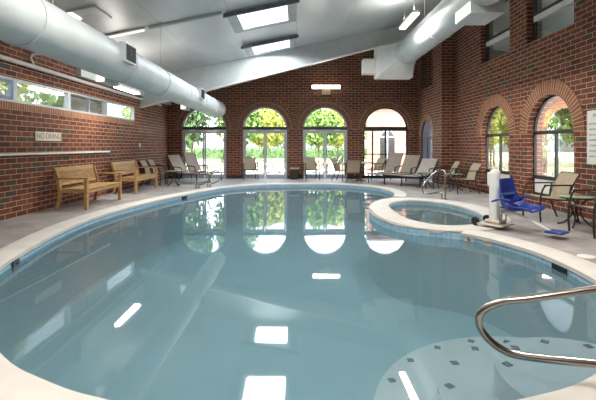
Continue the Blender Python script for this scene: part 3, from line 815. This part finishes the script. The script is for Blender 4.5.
# ------------------------------------------------------------------ furniture prototypes
def arc_rows(path, w, sag=.0, n=5):
    rows = []
    for p in path:
        rows.append([(p[0], -w/2 + w*k/(n-1), p[1] - sag*(1-((2*k/(n-1))-1)**2)) for k in range(n)])
    return rows
def make_sling_chair(label, group, sling):
    root = thing('sling_chair', label, 'chair', (0,0,0), 0, group)
    for s in (-1,1):
        y = s*.275
        mb = MB(); mb.tube(catmull([(.30,y,0),(.315,y,.22),(.30,y,.45),(.25,y,.60),(.20,y,.645)],4), .016, 8); obj('leg', mb, M['frame'], root, True)
        mb = MB(); mb.tube(catmull([(-.34,y,0),(-.25,y,.22),(-.20,y,.42),(-.24,y,.63)],4), .016, 8); obj('leg', mb, M['frame'], root, True)
        mb = MB(); mb.box(-.27,.24,y-.025,y+.025,.635,.66,bev=.008); obj('armrest', mb, M['frame'], root)
    mb = MB()
    for s in (-1,1):
        mb.tube([(.30,s*.255,.42),(.0,s*.255,.385),(-.20,s*.255,.38)], .014, 8)
    mb.tube([(.30,-.275,.42),(.30,.275,.42)], .014, 8); mb.tube([(-.21,-.275,.37),(-.21,.275,.37)], .014, 8); mb.tube([(-.27,-.275,.16),(-.27,.275,.16)], .010, 8)
    obj('seat_frame', mb, M['frame'], root, True)
    mb = MB()
    p = catmull([(-.20,0,.38),(-.25,0,.56),(-.33,0,.73),(-.41,0,.85)],4)
    for s in (-1,1): mb.tube([(q.x,s*.255,q.z) for q in p], .014, 8)
    mb.tube([(-.41,-.255,.85),(-.41,.255,.85)], .014, 8)
    obj('back_frame', mb, M['frame'], root, True)
    mb = MB(); mb.sheet(arc_rows([(.30,.43),(.2,.415),(.05,.40),(-.1,.395),(-.19,.395)], .49, .02), .008); obj('seat_sling', mb, sling, root, True)
    mb = MB(); mb.sheet(arc_rows([(q.x+.012, q.z) for q in p], .49, 0), .008); obj('back_sling', mb, sling, root, True)
    return root
def make_chaise(label, group, sling, deg=48):
    root = thing('chaise_lounge', label, 'lounge chair', (0,0,0), 0, group)
    ang = math.radians(deg); Lb = .80
    bx, bz = -.22, .36
    tx, tz = bx - Lb*math.cos(ang), bz + Lb*math.sin(ang)
    mb = MB()
    for s in (-1,1): mb.tube([(1.0,s*.32,.34),(.2,s*.32,.34),(-.9,s*.32,.34)], .020, 8)
    for x in (1.0,.4,-.22,-.9): mb.tube([(x,-.32,.34),(x,.32,.34)], .016, 8)
    obj('bed_frame', mb, M['frame'], root, True)
    for x in (.85,-.80):
        for s in (-1,1):
            mb = MB(); mb.tube([(x+.03,s*.32,0),(x,s*.32,.33)], .018, 8); obj('leg', mb, M['frame'], root, True)
    mb = MB()
    for s in (-1,1):
        mb.tube([(bx,s*.29,bz),(tx,s*.29,tz)], .016, 8)
        mb.tube([(bx-.45*math.cos(ang),s*.25,bz+.45*math.sin(ang)),(-.75,s*.25,.35)], .010, 6)
    mb.tube([(tx,-.29,tz),(tx,.29,tz)], .016, 8)
    obj('back_frame', mb, M['frame'], root, True)
    for s in (-1,1):
        mb = MB(); mb.tube(catmull([(.12,s*.325,.34),(.10,s*.325,.52),(.02,s*.325,.57),(-.36,s*.325,.58)],4), .016, 8); obj('armrest', mb, M['frame'], root, True)
    mb = MB(); mb.sheet(arc_rows([(1.0,.37),(.7,.355),(.3,.35),(-.1,.355),(bx,.37)], .60, .012), .008); obj('seat_sling', mb, sling, root, True)
    mb = MB(); mb.sheet(arc_rows([(bx+.01,bz+.025),(bx-.4*math.cos(ang),bz+.4*math.sin(ang)+.01),(tx+.01,tz+.015)], .55, 0), .008); obj('back_sling', mb, sling, root, True)
    return root
def make_bench(label, group):
    root = thing('wooden_bench', label, 'bench', (0,0,0), 0, group)
    L = .82
    for s in (-1,1):
        mb = MB(); mb.box(.23,.30,s*L-.035,s*L+.035,0,.645,bev=.006); obj('leg', mb, M['oak'], root)
        mb = MB()
        pth = [(-.36,0),(-.30,.25),(-.29,.42),(-.33,.62),(-.40,.86)]
        mb.sheet([[(x-.03,s*L-.03,z),(x+.03,s*L-.03,z),(x+.03,s*L+.03,z),(x-.03,s*L+.03,z),(x-.03,s*L-.03,z)] for x,z in pth]); obj('leg', mb, M['oak'], root)
        mb = MB(); mb.box(-.34,.32,s*L-.045,s*L+.045,.645,.68,bev=.008); obj('armrest', mb, M['oak'], root)
        mb = MB(); mb.box(-.29,.235,s*L-.02,s*L+.02,.36,.42); obj('side_rail', mb, M['oak'], root)
    mb = MB(); mb.box(.235,.275,-L+.036,L-.036,.34,.41,bev=.004); obj('front_rail', mb, M['oak'], root)
    mb = MB(); mb.box(-.30,-.26,-L+.032,L-.032,.36,.42,bev=.004); obj('rear_rail', mb, M['oak'], root)
    mb = MB()
    for j in range(7): mb.box(-.255+j*.08,-.255+j*.08+.07,-L+.01,L-.01,.422,.445,bev=.004)
    obj('seat', mb, M['oak'], root)
    mb = MB(); K = Matrix.Translation((-.318,0,.50)) @ Matrix.Rotation(-math.radians(15),4,'Y')
    mb.box(-.018,.018,-L,L,.30,.40,K,bev=.006); mb.box(-.018,.018,-L+.03,L-.03,0,.06,K,bev=.004)
    for j in range(26):
        y = -L+.05+j*(2*L-.1)/25; mb.box(-.010,.010,y-.022,y+.022,.055,.305,K)
    obj('backrest', mb, M['oak'], root)
    return root
def make_side_table(label, group, top=M['green_glass'], h=.50, r=.27):
    root = thing('side_table', label, 'table', (0,0,0), 0, group)
    mb = MB(); mb.lathe([(r-.01,h-.012),(r,h-.006),(r,h+.006),(r-.01,h+.012)], seg=32); obj('table_top', mb, top, root, True)
    for k in range(4):
        a = PI/4+k*PI/2; c_, s_ = math.cos(a), math.sin(a)
        mb = MB(); mb.tube(catmull([(c_*r*1.02,s_*r*1.02,.012),(c_*r*.6,s_*r*.6,.06),(c_*r*.22,s_*r*.22,.22),(c_*r*.35,s_*r*.35,.40),(c_*r*.8,s_*r*.8,h-.014)],5), .014, 8); obj('leg', mb, M['frame'], root, True)
    mb = MB(); ring = [(r*.86*math.cos(2*PI*k/28), r*.86*math.sin(2*PI*k/28), h-.022) for k in range(28)]; mb.tube(ring, .011, 8, True); obj('top_ring', mb, M['frame'], root, True)
    return root

# benches on the left
b1 = make_bench('honey oak bench nearest to the white wall sign, slatted back to the brick', 'oak benches along the left wall')
b1.location = (-4.66,9.44,0)
dup(b1, (-4.74,12.3,0), 0, 'honey oak bench farther along the brick wall, next to the sling chairs', 'oak benches along the left wall')
# sling chairs
G = 'tan sling chairs by the windows'
ch = make_sling_chair('tan sling chair under the large arched window, right behind the pool lift seat', G, M['sling'])
ch.location = (4.62,7.53,0); ch.rotation_euler.z = PI
CH = [((4.62,6.22,0), PI, 'tan sling chair below the notice board, beside the green glass table'),
      ((4.78,13.15,0), PI-.05, 'tan sling chair against the right wall, the farther of the pair by the spa'),
      ((4.78,11.70,0), PI+.05, 'tan sling chair against the right wall, the nearer of the pair by the spa'),
      ((-1.84,16.42,0), -PI/2+.25, 'tan sling chair in front of the second arched door'),
      ((.60,16.42,0), -PI/2+.2, 'tan sling chair at the edge of the third arched door, beside the pillar table'),
      ((1.80,15.98,0), -.45, 'tan sling chair on the pillar side of the round table by the last arch'),
      ((2.05,15.14,0), PI/2+.1, 'tan sling chair with its back to the pool at the round table'),
      ((3.12,16.45,0), PI+.4, 'tan sling chair between the round table and the far loungers'),
      ((-4.85,14.02,0), 0.0, 'sling chair against the left wall right beside the far oak bench'),
      ((-4.82,14.68,0), 0.0, 'sling chair against the left wall between the other sling chair and the loungers')]
for loc, rz, lab in CH: dup(ch, loc, rz, lab, G)
# tables
t1 = make_side_table('small round table with green glass top between two sling chairs by the large arched window', 'small round tables')
t1.location = (4.70,6.89,0)
dup(t1, (4.75,12.42,0), .3, 'small round green-topped table between the two sling chairs by the spa', 'small round tables')
dup(t1, (4.10,12.98,0), .5, 'small round table with curved dark legs beside the last lounger', 'small round tables')
dup(t1, (-4.15,13.95,0), .2, 'small round table in front of the sling chairs at the left wall', 'small round tables')
root = thing('waste_bin', 'small dark square bin with pale flat top at the brick pillar between arched doors', 'bin', (-.06,16.72,0))
mb = MB(); mb.box(-.17,.17,-.17,.17,.02,.40,bev=.015); obj('bin_body', mb, M['frame'], root)
mb = MB(); mb.box(-.19,.19,-.19,.19,.40,.46,bev=.015); obj('bin_top', mb, M['table_top'], root)
mb = MB(); mb.box(-.15,.15,-.15,.15,0,.02); obj('bin_foot', mb, M['black'], root)
# round dining table by the last arch
root = thing('round_table', 'round dining table with pale top among sling chairs at the last arch', 'table', (2.52,16.05,0))
mb = MB(); mb.lathe([(.43,.68),(.45,.69),(.45,.71),(.43,.72)], seg=36); obj('table_top', mb, M['table_top'], root, True)
mb = MB(); mb.lathe([(.22,0),(.22,.02),(.04,.06),(.035,.66),(.12,.679)], seg=20); obj('pedestal', mb, M['frame'], root, True)
# loungers
def lay(o, head, foot):
    d = Vector((foot[0]-head[0], foot[1]-head[1], 0)); o.rotation_euler.z = math.atan2(d.y, d.x)
    m = Vector((head[0]+foot[0], head[1]+foot[1], 0))/2; o.location = (m.x, m.y, 0)
G = 'sling loungers'
c1 = make_chaise('sling lounger closest to the round table by the last arch, back raised', G, M['sling_grey'], 62)
lay(c1, (4.00,16.0), (2.90,14.75))
for head, foot, lab in (((4.45,15.42),(3.38,14.20),'sling lounger in the middle of the three by the recess wall'),
                        ((4.78,14.75),(3.85,13.62),'sling lounger closest to the brick pier and spa, pale back raised'),
                        ((-4.85,15.65),(-3.22,14.60),'sling lounger nearest to the left wall sling chairs, back raised'),
                        ((-4.55,16.42),(-2.92,15.36),'sling lounger in front of the first arched door, beside the pool ladder')):
    deg = {4.45:52, 4.78:40, -4.85:52, -4.55:62}[head[0]]
    o = make_chaise(lab, G, M['sling_pale'] if deg == 40 else M['sling_grey'], deg); lay(o, head, foot)

# ------------------------------------------------------------------ pool lift
root = thing('pool_lift', 'white pool lift with a blue bucket seat and footrest at the pool edge', 'pool lift', (3.27,6.76,0.02), -math.radians(56))
mb = MB(); mb.box(-.20,.22,-.20,.20,.03,.06,bev=.01); mb.box(-.12,.14,-.12,.12,.06,.12,bev=.02); obj('base', mb, pbr('cream_metal',(196,186,172),.5), root)
for s in (-1,1):
    mb = MB(); mb.lathe([(.02,-.025),(.06,-.025),(.07,-.012),(.07,.012),(.06,.025),(.02,.025)], (-.24,s*.17,.072), 20, Matrix.Rotation(PI/2,4,'X')); obj('wheel', mb, M['black'], root, True)
mb = MB(); mb.lathe([(.085,.12),(.085,.86),(.08,.90),(.05,.93),(.0,.935)], (0,0,0), 24); mb.box(-.10,.05,-.075,.075,.66,.88,bev=.02); obj('mast', mb, M['white'], root, True)
mb = MB(); mb.box(.02,.095,-.05,.05,.62,.72,bev=.012); mb.tube([(.07,0,.64),(.085,0,.40),(.16,0,.25),(.24,0,.24)], .03, 10); obj('lift_arm', mb, M['white'], root, True)
S = []
mb = MB()
# bucket: one continuous shell of back and pan with raised sides
path = catmull([(.14,0,.80),(.14,0,.66),(.14,0,.50),(.18,0,.37),(.28,0,.305),(.42,0,.31),(.60,0,.33),(.64,0,.315)],4)
rows = []
for i, p in enumerate(path):
    t = i/(len(path)-1); w = .19+.075*min(1,t*2.5) - (.04*max(0,(t-.75)/.25))
    wing = .05+.14*math.exp(-((t-.46)/.22)**2)
    a = path[max(i-1,0)]; b = path[min(i+1,len(path)-1)]; tg = (b-a).normalized(); nr = Vector((-tg.z,0,tg.x)); nr = nr if nr.x+nr.z>0 else -nr
    row = []
    for k in range(9):
        v = -1+k/4; e = wing*abs(v)**4
        row.append((p.x+nr.x*e, v*w, p.z+nr.z*e))
    rows.append(row)
mb.sheet(rows, .022); obj('bucket_seat', mb, M['blue'], root, True)
mb = MB(); mb.tube(catmull([(.10,-.25,.44),(.28,-.31,.50),(.42,-.30,.49)],4), .016, 8); obj('armrest', mb, M['blue'], root, True)
mb = MB(); mb.tube(catmull([(.10,.25,.44),(.28,.31,.50),(.42,.30,.49)],4), .016, 8); obj('armrest', mb, M['blue'], root, True)
mb = MB(); mb.sheet([[(.235,-.235,.585),(.165,0,.575),(.235,.235,.585)],[(.235,-.235,.545),(.165,0,.535),(.235,.235,.545)]], .006); obj('seat_belt', mb, pbr('pale_blue_strap',(96,124,190),.5), root, True)
mb = MB(); mb.sheet([[(.18,-.16,.345),(.18,.16,.345)],[(.33,-.16,.335),(.33,.16,.335)],[(.30,-.1,.40),(.30,.1,.40)]], .01); obj('belt_fold', mb, M['navy'], root, True)
mb = MB(); mb.tube([(.30,.0,.27),(.55,-.02,.20),(.86,-.02,.075)], .022, 10); mb.tube([(.16,0,.25),(.34,0,.265)], .028, 10); obj('leg_bar', mb, M['white'], root, True)
mb = MB(); mb.box(.82,1.06,-.13,.13,.055,.085,bev=.012); obj('footrest', mb, M['blue'], root, True)
mb = MB(); mb.tube([(.14,.07,.06),(.16,.07,.30)], .012, 8); mb.tube([(.14,-.07,.06),(.16,-.07,.30)], .012, 8); obj('seat_post', mb, M['steel'], root, True)

# ------------------------------------------------------------------ handrails
def rail(name, label, loc, rz, pts, r=.024, n=6, group=None, flanges=()):
    root = thing(name, label, 'handrail', loc, rz, group)
    mb = MB(); mb.tube(catmull(pts, n), r, 14); obj('rail_tube', mb, M['steel'], root, True)
    for (x, y, z) in flanges:
        mb = MB(); mb.lathe([(r+.002,z),(.055,z),(.052,z+.012),(r+.004,z+.022)], (x,y,0), 20); obj('deck_flange', mb, M['steel'], root, True)
    return root
# near handrail over the steps: from the deck out over the water
rail('pool_handrail', 'stainless handrail looping out over the pool entry steps', (2.30,2.12,0), 0,
     [(.02,0,.014),(.01,.0,.55),(-.05,.015,.68),(-.18,.05,.68),(-.45,.125,.595),(-.90,.31,.445),(-1.04,.375,.40),(-1.14,.42,.33),(-1.165,.43,.25),(-1.13,.42,.17),(-1.05,.39,.105),(-.94,.34,.085),(-.62,.20,.115),(-.30,.08,.135),(-.20,.05,.12),(-.16,.04,.07),(-.155,.04,.014)], .0235, 8, flanges=((.02,0,.014),(-.155,.04,.014)))
# spa rail
u = Vector((-.98,-.2,0))
def pl(a, z): return (u.x*a, u.y*a, z)
rail('spa_handrail', 'bent steel handrail standing on the rim of the spa', (3.74,10.30,0), 0,
     [pl(0,.0),pl(0,.30),pl(0,.60),pl(.04,.72),pl(.14,.74),pl(.28,.68),pl(.50,.50),pl(.60,.36),pl(.62,.25),pl(.56,.17),pl(.46,.15),pl(.28,.17),pl(.15,.18),pl(.10,.13),pl(.09,0.0)], .022, 6, flanges=((0,0,0.0),(u.x*.09,u.y*.09,0.0)))
# ladder grab rails at the far left
inw = Vector((.96,-.28,0))
def ladder_pts():
    q = lambda a, z: (inw.x*a, inw.y*a, z)
    return [q(0,0),q(.03,.22),q(.09,.42),q(.20,.52),q(.34,.54),q(.47,.46),q(.50,.34),q(.42,.22),q(.26,.14),q(.12,.09),q(.09,.0)]
G = 'ladder grab rails'
r1 = rail('ladder_grab_rail', 'curved steel grab rail at the far pool edge, closer to the oak benches', (-3.20,13.15,0.0), 0, ladder_pts(), .02, 6, G, ((0,0,0.0),(.09*inw.x,.09*inw.y,0.0)))
dup(r1, (-2.90,13.50,0), 0, 'curved steel grab rail at the far pool edge, closer to the first arched door', G)

# ------------------------------------------------------------------ outside
def hole(): return [(XL-.4,YN-.2),(XR+.4,YN-.2),(XR+.4,YB+.3),(XL-.4,YB+.3)]
mb = MB(); mb.poly([[(-60,-40),(60,-40),(60,90),(-60,90)], hole()], -.06); wall_loop(mb, [(-60,-40),(60,-40),(60,90),(-60,90)], -3.2, -.06); structure(obj('ground', mb, M['lawn']))
mb = MB(); mb.poly([[(-9,17.3),(9,17.3),(9,25.5),(-9,25.5)]], -.02); structure(obj('floor_patio', mb, M['patio']))
mb = MB(); mb.poly([[(6.2,2),(15,2),(15,17.0),(6.2,17.0)]], -.02); structure(obj('floor_walkway', mb, M['patio']))
def foliage(mb, c, rad, n, size, flat=1.0):
    for _ in range(n):
        while True:
            p = Vector((random.uniform(-1,1),random.uniform(-1,1),random.uniform(-1,1)))
            if .25 < p.length < 1: break
        p = Vector((c[0]+p.x*rad[0], c[1]+p.y*rad[1], c[2]+p.z*rad[2]))
        R = Euler((random.uniform(0,6.3),random.uniform(0,6.3),random.uniform(0,6.3))).to_matrix()
        s = size*random.uniform(.6,1.4)
        a, b = R @ Vector((s,0,0)), R @ Vector((0,s*.55,0))
        mb.quad(p-a, p-b, p+a, p+b)
def tree(x, y, h, rad, label, leaf, trunks=1, z0=1.3, n=1100, size=.16):
    root = thing('tree', label, 'tree', (x,y,-.06), 0, 'trees outside the windows')
    mb = MB()
    for k in range(trunks):
        a = 2*PI*k/max(1,trunks)+.5; d = .25 if trunks > 1 else 0
        mb.tube(catmull([(d*.4*math.cos(a),d*.4*math.sin(a),0),(d*math.cos(a),d*math.sin(a),.8),(2*d*math.cos(a)+.05,2*d*math.sin(a),h*.55),(3*d*math.cos(a),3*d*math.sin(a),h*.8)],4), [.07-.003*i for i in range(13)], 8)
    obj('trunk', mb, M['bark'], root, True)
    mb = MB()
    zc = (z0+h)/2
    foliage(mb, (0,0,zc), (rad,rad,(h-z0)/2), n, size)
    for k in range(5):
        a = random.uniform(0,6.3); foliage(mb, (rad*.55*math.cos(a),rad*.55*math.sin(a),zc+random.uniform(-.25,.3)*(h-z0)), (rad*.5,rad*.5,(h-z0)*.25), n//6, size)
    obj('foliage', mb, leaf, root)
    return root
tree(-6.0,22.5,5.8,1.5,'green tree with several slim trunks outside the first arched door',M['leaf2'],3,1.25,1700)
tree(-3.7,25.6,5.4,1.5,'leafy tree outside the first arched door, nearer to its pillar',M['leaf'],3,1.3,1700)
tree(-2.2,29.5,4.3,1.5,'yellow-green tree outside the second arched door',M['leaf3'],1,1.25,1500)
tree(-.9,34,4.9,2.0,'bright tree behind the yellow-green one outside the second door',M['leaf'],1,1.2,1700)
tree(1.5,27.5,4.0,1.5,'green tree outside the third arched door',M['leaf'],1,1.3,1500)
tree(3.3,32.5,4.7,1.7,'bright tree outside the third arched door, far back',M['leaf3'],1,1.25,1500)
tree(6.9,35,6,1.9,'tree glimpsed at the edge of the last arch beside the pink building',M['leaf'],1,1.5)
tree(-10.0,31,7.0,3.0,'wide tree far beyond the patio at the left end',M['leaf'],1,1.5,1500,.2)
for k, (x, y, m_) in enumerate(((-9.6,7.3,'leaf3'),(-9.2,11.2,'leaf3'),(-9.8,17.0,'leaf'),(-9.4,3.6,'leaf'))):
    tree(x, y, 5.0, 1.7, ('yellow tree outside the strip window bay nearest the viewer','yellow-green tree outside the middle strip windows','dark green tree outside the last strip window','green tree outside the first strip window')[k], M[m_], 1, .8, 900)
for k, (x, y, m_) in enumerate(((18.4,27.0,'leaf'),(11.6,24.5,'leaf3'),(22.0,31.0,'leaf'),(14.2,29.5,'leaf'))):
    tree(x, y, 6.5, 2.0, ('green tree outside the large arched window','yellow-green tree outside the smaller arched window','green tree far outside the smaller arched window','dark tree outside the right wall, farthest back')[k], M[m_], 1, 1.2, 1000, .2)
# hedges
def hedge(x0,x1,y0,y1,h,label):
    root = thing('hedge', label, 'hedge', ((x0+x1)/2,(y0+y1)/2,-.06))
    mb = MB(); n = int((x1-x0)*(y1-y0)*h*90)
    for _ in range(min(n,9000)):
        p = Vector((random.uniform(x0,x1)-(x0+x1)/2, random.uniform(y0,y1)-(y0+y1)/2, random.uniform(.02,h)))
        R = Euler((random.uniform(0,6.3),random.uniform(0,6.3),random.uniform(0,6.3))).to_matrix(); s = .13
        a, b = R @ Vector((s,0,0)), R @ Vector((0,s*.6,0)); mb.quad(p-a,p-b,p+a,p+b)
    obj('foliage', mb, M['leaf2'], root)
    mb = MB(); mb.box(-(x1-x0)/2+.1,(x1-x0)/2-.1,-.15,.15,0,h*.8); obj('stem_core', mb, M['leaf2'], root)
hedge(-16,9,44,45.2,1.2,'long dense hedge at the far side of the lawn beyond the arched doors')
# planter wall
root = thing('planter_wall', 'low pale stone kerb wall across the patio outside the arched doors', 'planter', (-2,25.0,-.02))
mb = MB(); mb.box(-5.5,4.6,-.2,.2,0,.22,bev=.02); obj('wall_block', mb, M['planter'], root)
mb = MB(); mb.box(-5.55,4.65,-.25,.25,.22,.28,bev=.015); obj('cap_stone', mb, M['patio'], root)
def pot(x, y, lab):
    root = thing('planter_pot', lab, 'planter', (x,y,-.02), 0, 'planter pots outside')
    mb = MB(); mb.lathe([(.22,0),(.32,.2),(.36,.42),(.38,.46),(.34,.46),(.33,.40),(0,.40)], seg=24); obj('pot', mb, M['planter'], root, True)
    mb = MB(); foliage(mb, (0,0,.62), (.36,.36,.26), 160, .09); obj('foliage', mb, M['leaf2'], root)
pot(-3.75,22.2,'tan pot with a small shrub outside the first arched door')
pot(-2.6,22.8,'tan pot with a small shrub outside between the first and second doors')
pot(2.4,22.4,'tan pot with a small shrub outside the third arched door')
# patio chairs and tables outside
pc = make_sling_chair('pale patio chair outside the second arched door', 'patio chairs outside', pbr('white_sling',(222,216,206),.8))
pc.name = 'patio_chair'; pc.location = (-1.75,20.3,-.02); pc.rotation_euler.z = .4
for loc, rz, lab in (((-.45,20.6,-.02),PI-.3,'pale patio chair outside, across the patio table from the second door chair'),((.55,20.4,-.02),.5,'pale patio chair outside the third arched door beside the pillar'),((1.9,20.9,-.02),PI,'pale patio chair outside the third arched door, on the far side of its table'),((-3.1,21.0,-.02),2.4,'pale patio chair outside the first arched door')):
    o = dup(pc, loc, rz, lab, 'patio chairs outside'); o.name = 'patio_chair'
pt = make_side_table('pale round patio table outside the second arched door', 'patio tables outside', M['patio'], .70, .5); pt.name = 'patio_table'; pt.location = (-1.1,20.9,-.02)
o = dup(pt, (1.2,20.7,-.02), 0, 'pale round patio table outside the third arched door', 'patio tables outside'); o.name = 'patio_table'
# pink brick wing seen through the last arch and the right windows
def wing(name, label, x0, x1, y, h, arches):
    root = thing(name, label, 'building', ((x0+x1)/2,y,-.06))
    cx = (x0+x1)/2
    mb = MB(); mb.box(x0-cx,x1-cx,0,.3,0,h); mb.cur = 0
    obj('facade', mb, M['far_brick'], root)
    for (ax, r, zs) in arches:
        mb = MB(); mb.quad((ax-r-cx,-.02,.1),(ax+r-cx,-.02,.1),(ax+r-cx,-.02,zs),(ax-r-cx,-.02,zs)); ids = [mb.vert((u_-cx,-.02,z_)) for u_, z_ in arc_pts(ax,zs,r,16)]; mb.face(ids[::-1])
        w = obj('arched_window', mb, M['dark_glass'], root)
        mb = MB(); mb.box(ax-.03-cx,ax+.03-cx,-.04,-.021,.1,zs+r*.9); arch_frame(mb, ax-cx, zs, r, .06, -.04, -.021); mb.box(ax-r-cx,ax+r-cx,-.04,-.021,zs-.03,zs+.03); obj('window_frame', mb, M['alu'], w)
    mb = MB(); mb.box(x0-.2-cx,x1+.2-cx,-.35,.5,h,h+.25); obj('eave', mb, M['white'], root)
wing('brick_wing', 'pink brick wing with arched windows outside the last arched door', 3.9, 8.6, 22.5, 3.6, [(5.0,.4,1.9),(6.5,.45,1.9),(7.9,.4,1.9)])
# a second wing across the walkway (faces the right windows)
root = thing('courtyard_wing', 'brick arcade wall with one open arch seen outside through the large arched window', 'building', (11.6,17.5,-.06))
g = lambda p: Vector((p.x, p.y, p.z))
mb = MB(g); r_, zs_, H_ = .9, 2.15, 4.6
mb.box(-2.4,-r_,0,.3,0,H_); mb.box(r_,3.0,0,.3,0,H_)
for k in range(20):
    a0, a1 = PI*k/20, PI*(k+1)/20
    q0, q1 = (-r_*math.cos(a0), zs_+r_*math.sin(a0)), (-r_*math.cos(a1), zs_+r_*math.sin(a1))
    mb.quad((q0[0],0,q0[1]),(q1[0],0,q1[1]),(q1[0],0,H_),(q0[0],0,H_)); mb.quad((q0[0],0,q0[1]),(q1[0],0,q1[1]),(q1[0],.3,q1[1]),(q0[0],.3,q0[1]))
obj('facade', mb, brick_mat('courtyard_brick', palette=[(0,(104,82,74)),(.5,(120,92,82)),(1,(96,74,66))], mort=(150,134,124)), root)
mb = MB(g); arch_ring(mb, 0, zs_, r_, r_+.3, -.02, 0); obj('brick_arch', mb, M['soldier'], root)
mb = MB(g); mb.box(-2.5,3.1,-.1,.4,H_,H_+.2); obj('eave', mb, M['white'], root)

# ------------------------------------------------------------------ light, world, camera
w = bpy.data.worlds.new('World'); sc.world = w; w.use_nodes = True
nt = w.node_tree; nt.nodes.clear()
sky = nt.nodes.new('ShaderNodeTexSky'); sky.sky_type = 'NISHITA'; sky.sun_disc = False; sky.sun_elevation = math.radians(50); sky.sun_rotation = math.radians(180); sky.air_density = 1.0; sky.dust_density = 3.0
hs = nt.nodes.new('ShaderNodeHueSaturation'); hs.inputs['Saturation'].default_value = .35
bg = nt.nodes.new('ShaderNodeBackground'); bg.inputs['Strength'].default_value = 1.9
ow = nt.nodes.new('ShaderNodeOutputWorld')
nt.links.new(sky.outputs[0], hs.inputs['Color']); nt.links.new(hs.outputs[0], bg.inputs['Color']); nt.links.new(bg.outputs[0], ow.inputs['Surface'])
sd = bpy.data.lights.new('sun', 'SUN'); sd.energy = 2.4; sd.angle = .03; sd.color = (1,.95,.86)
so = bpy.data.objects.new('sun', sd); C.objects.link(so); so.rotation_euler = (math.radians(38), 0, math.radians(-6))
# area lamps added under the skylights in place of daylight
for y in (10.1,13.05): lamp((-.78,y,ceil_z(-.78)-.12), (1.0,1.1), 110, (0,0,0), (.93,.97,1.0), 'skylight_daylight')

cam = bpy.data.cameras.new('camera'); co = bpy.data.objects.new('camera', cam); C.objects.link(co)
co.location = (0,0,1.343); co.rotation_euler = (PI/2,0,0)
cam.sensor_width = 36; cam.lens = 36*411/596
cam.shift_x = 2/596; cam.shift_y = -54/596
cam.clip_start = .05; cam.clip_end = 500
sc.camera = co
sc.view_settings.view_transform = 'Standard'
sc.view_settings.look = 'None'
sc.view_settings.exposure = 0.18
sc.cycles.max_bounces = 10; sc.cycles.transparent_max_bounces = 16; sc.cycles.caustics_reflective = False
sc.cycles.sample_clamp_indirect = 6
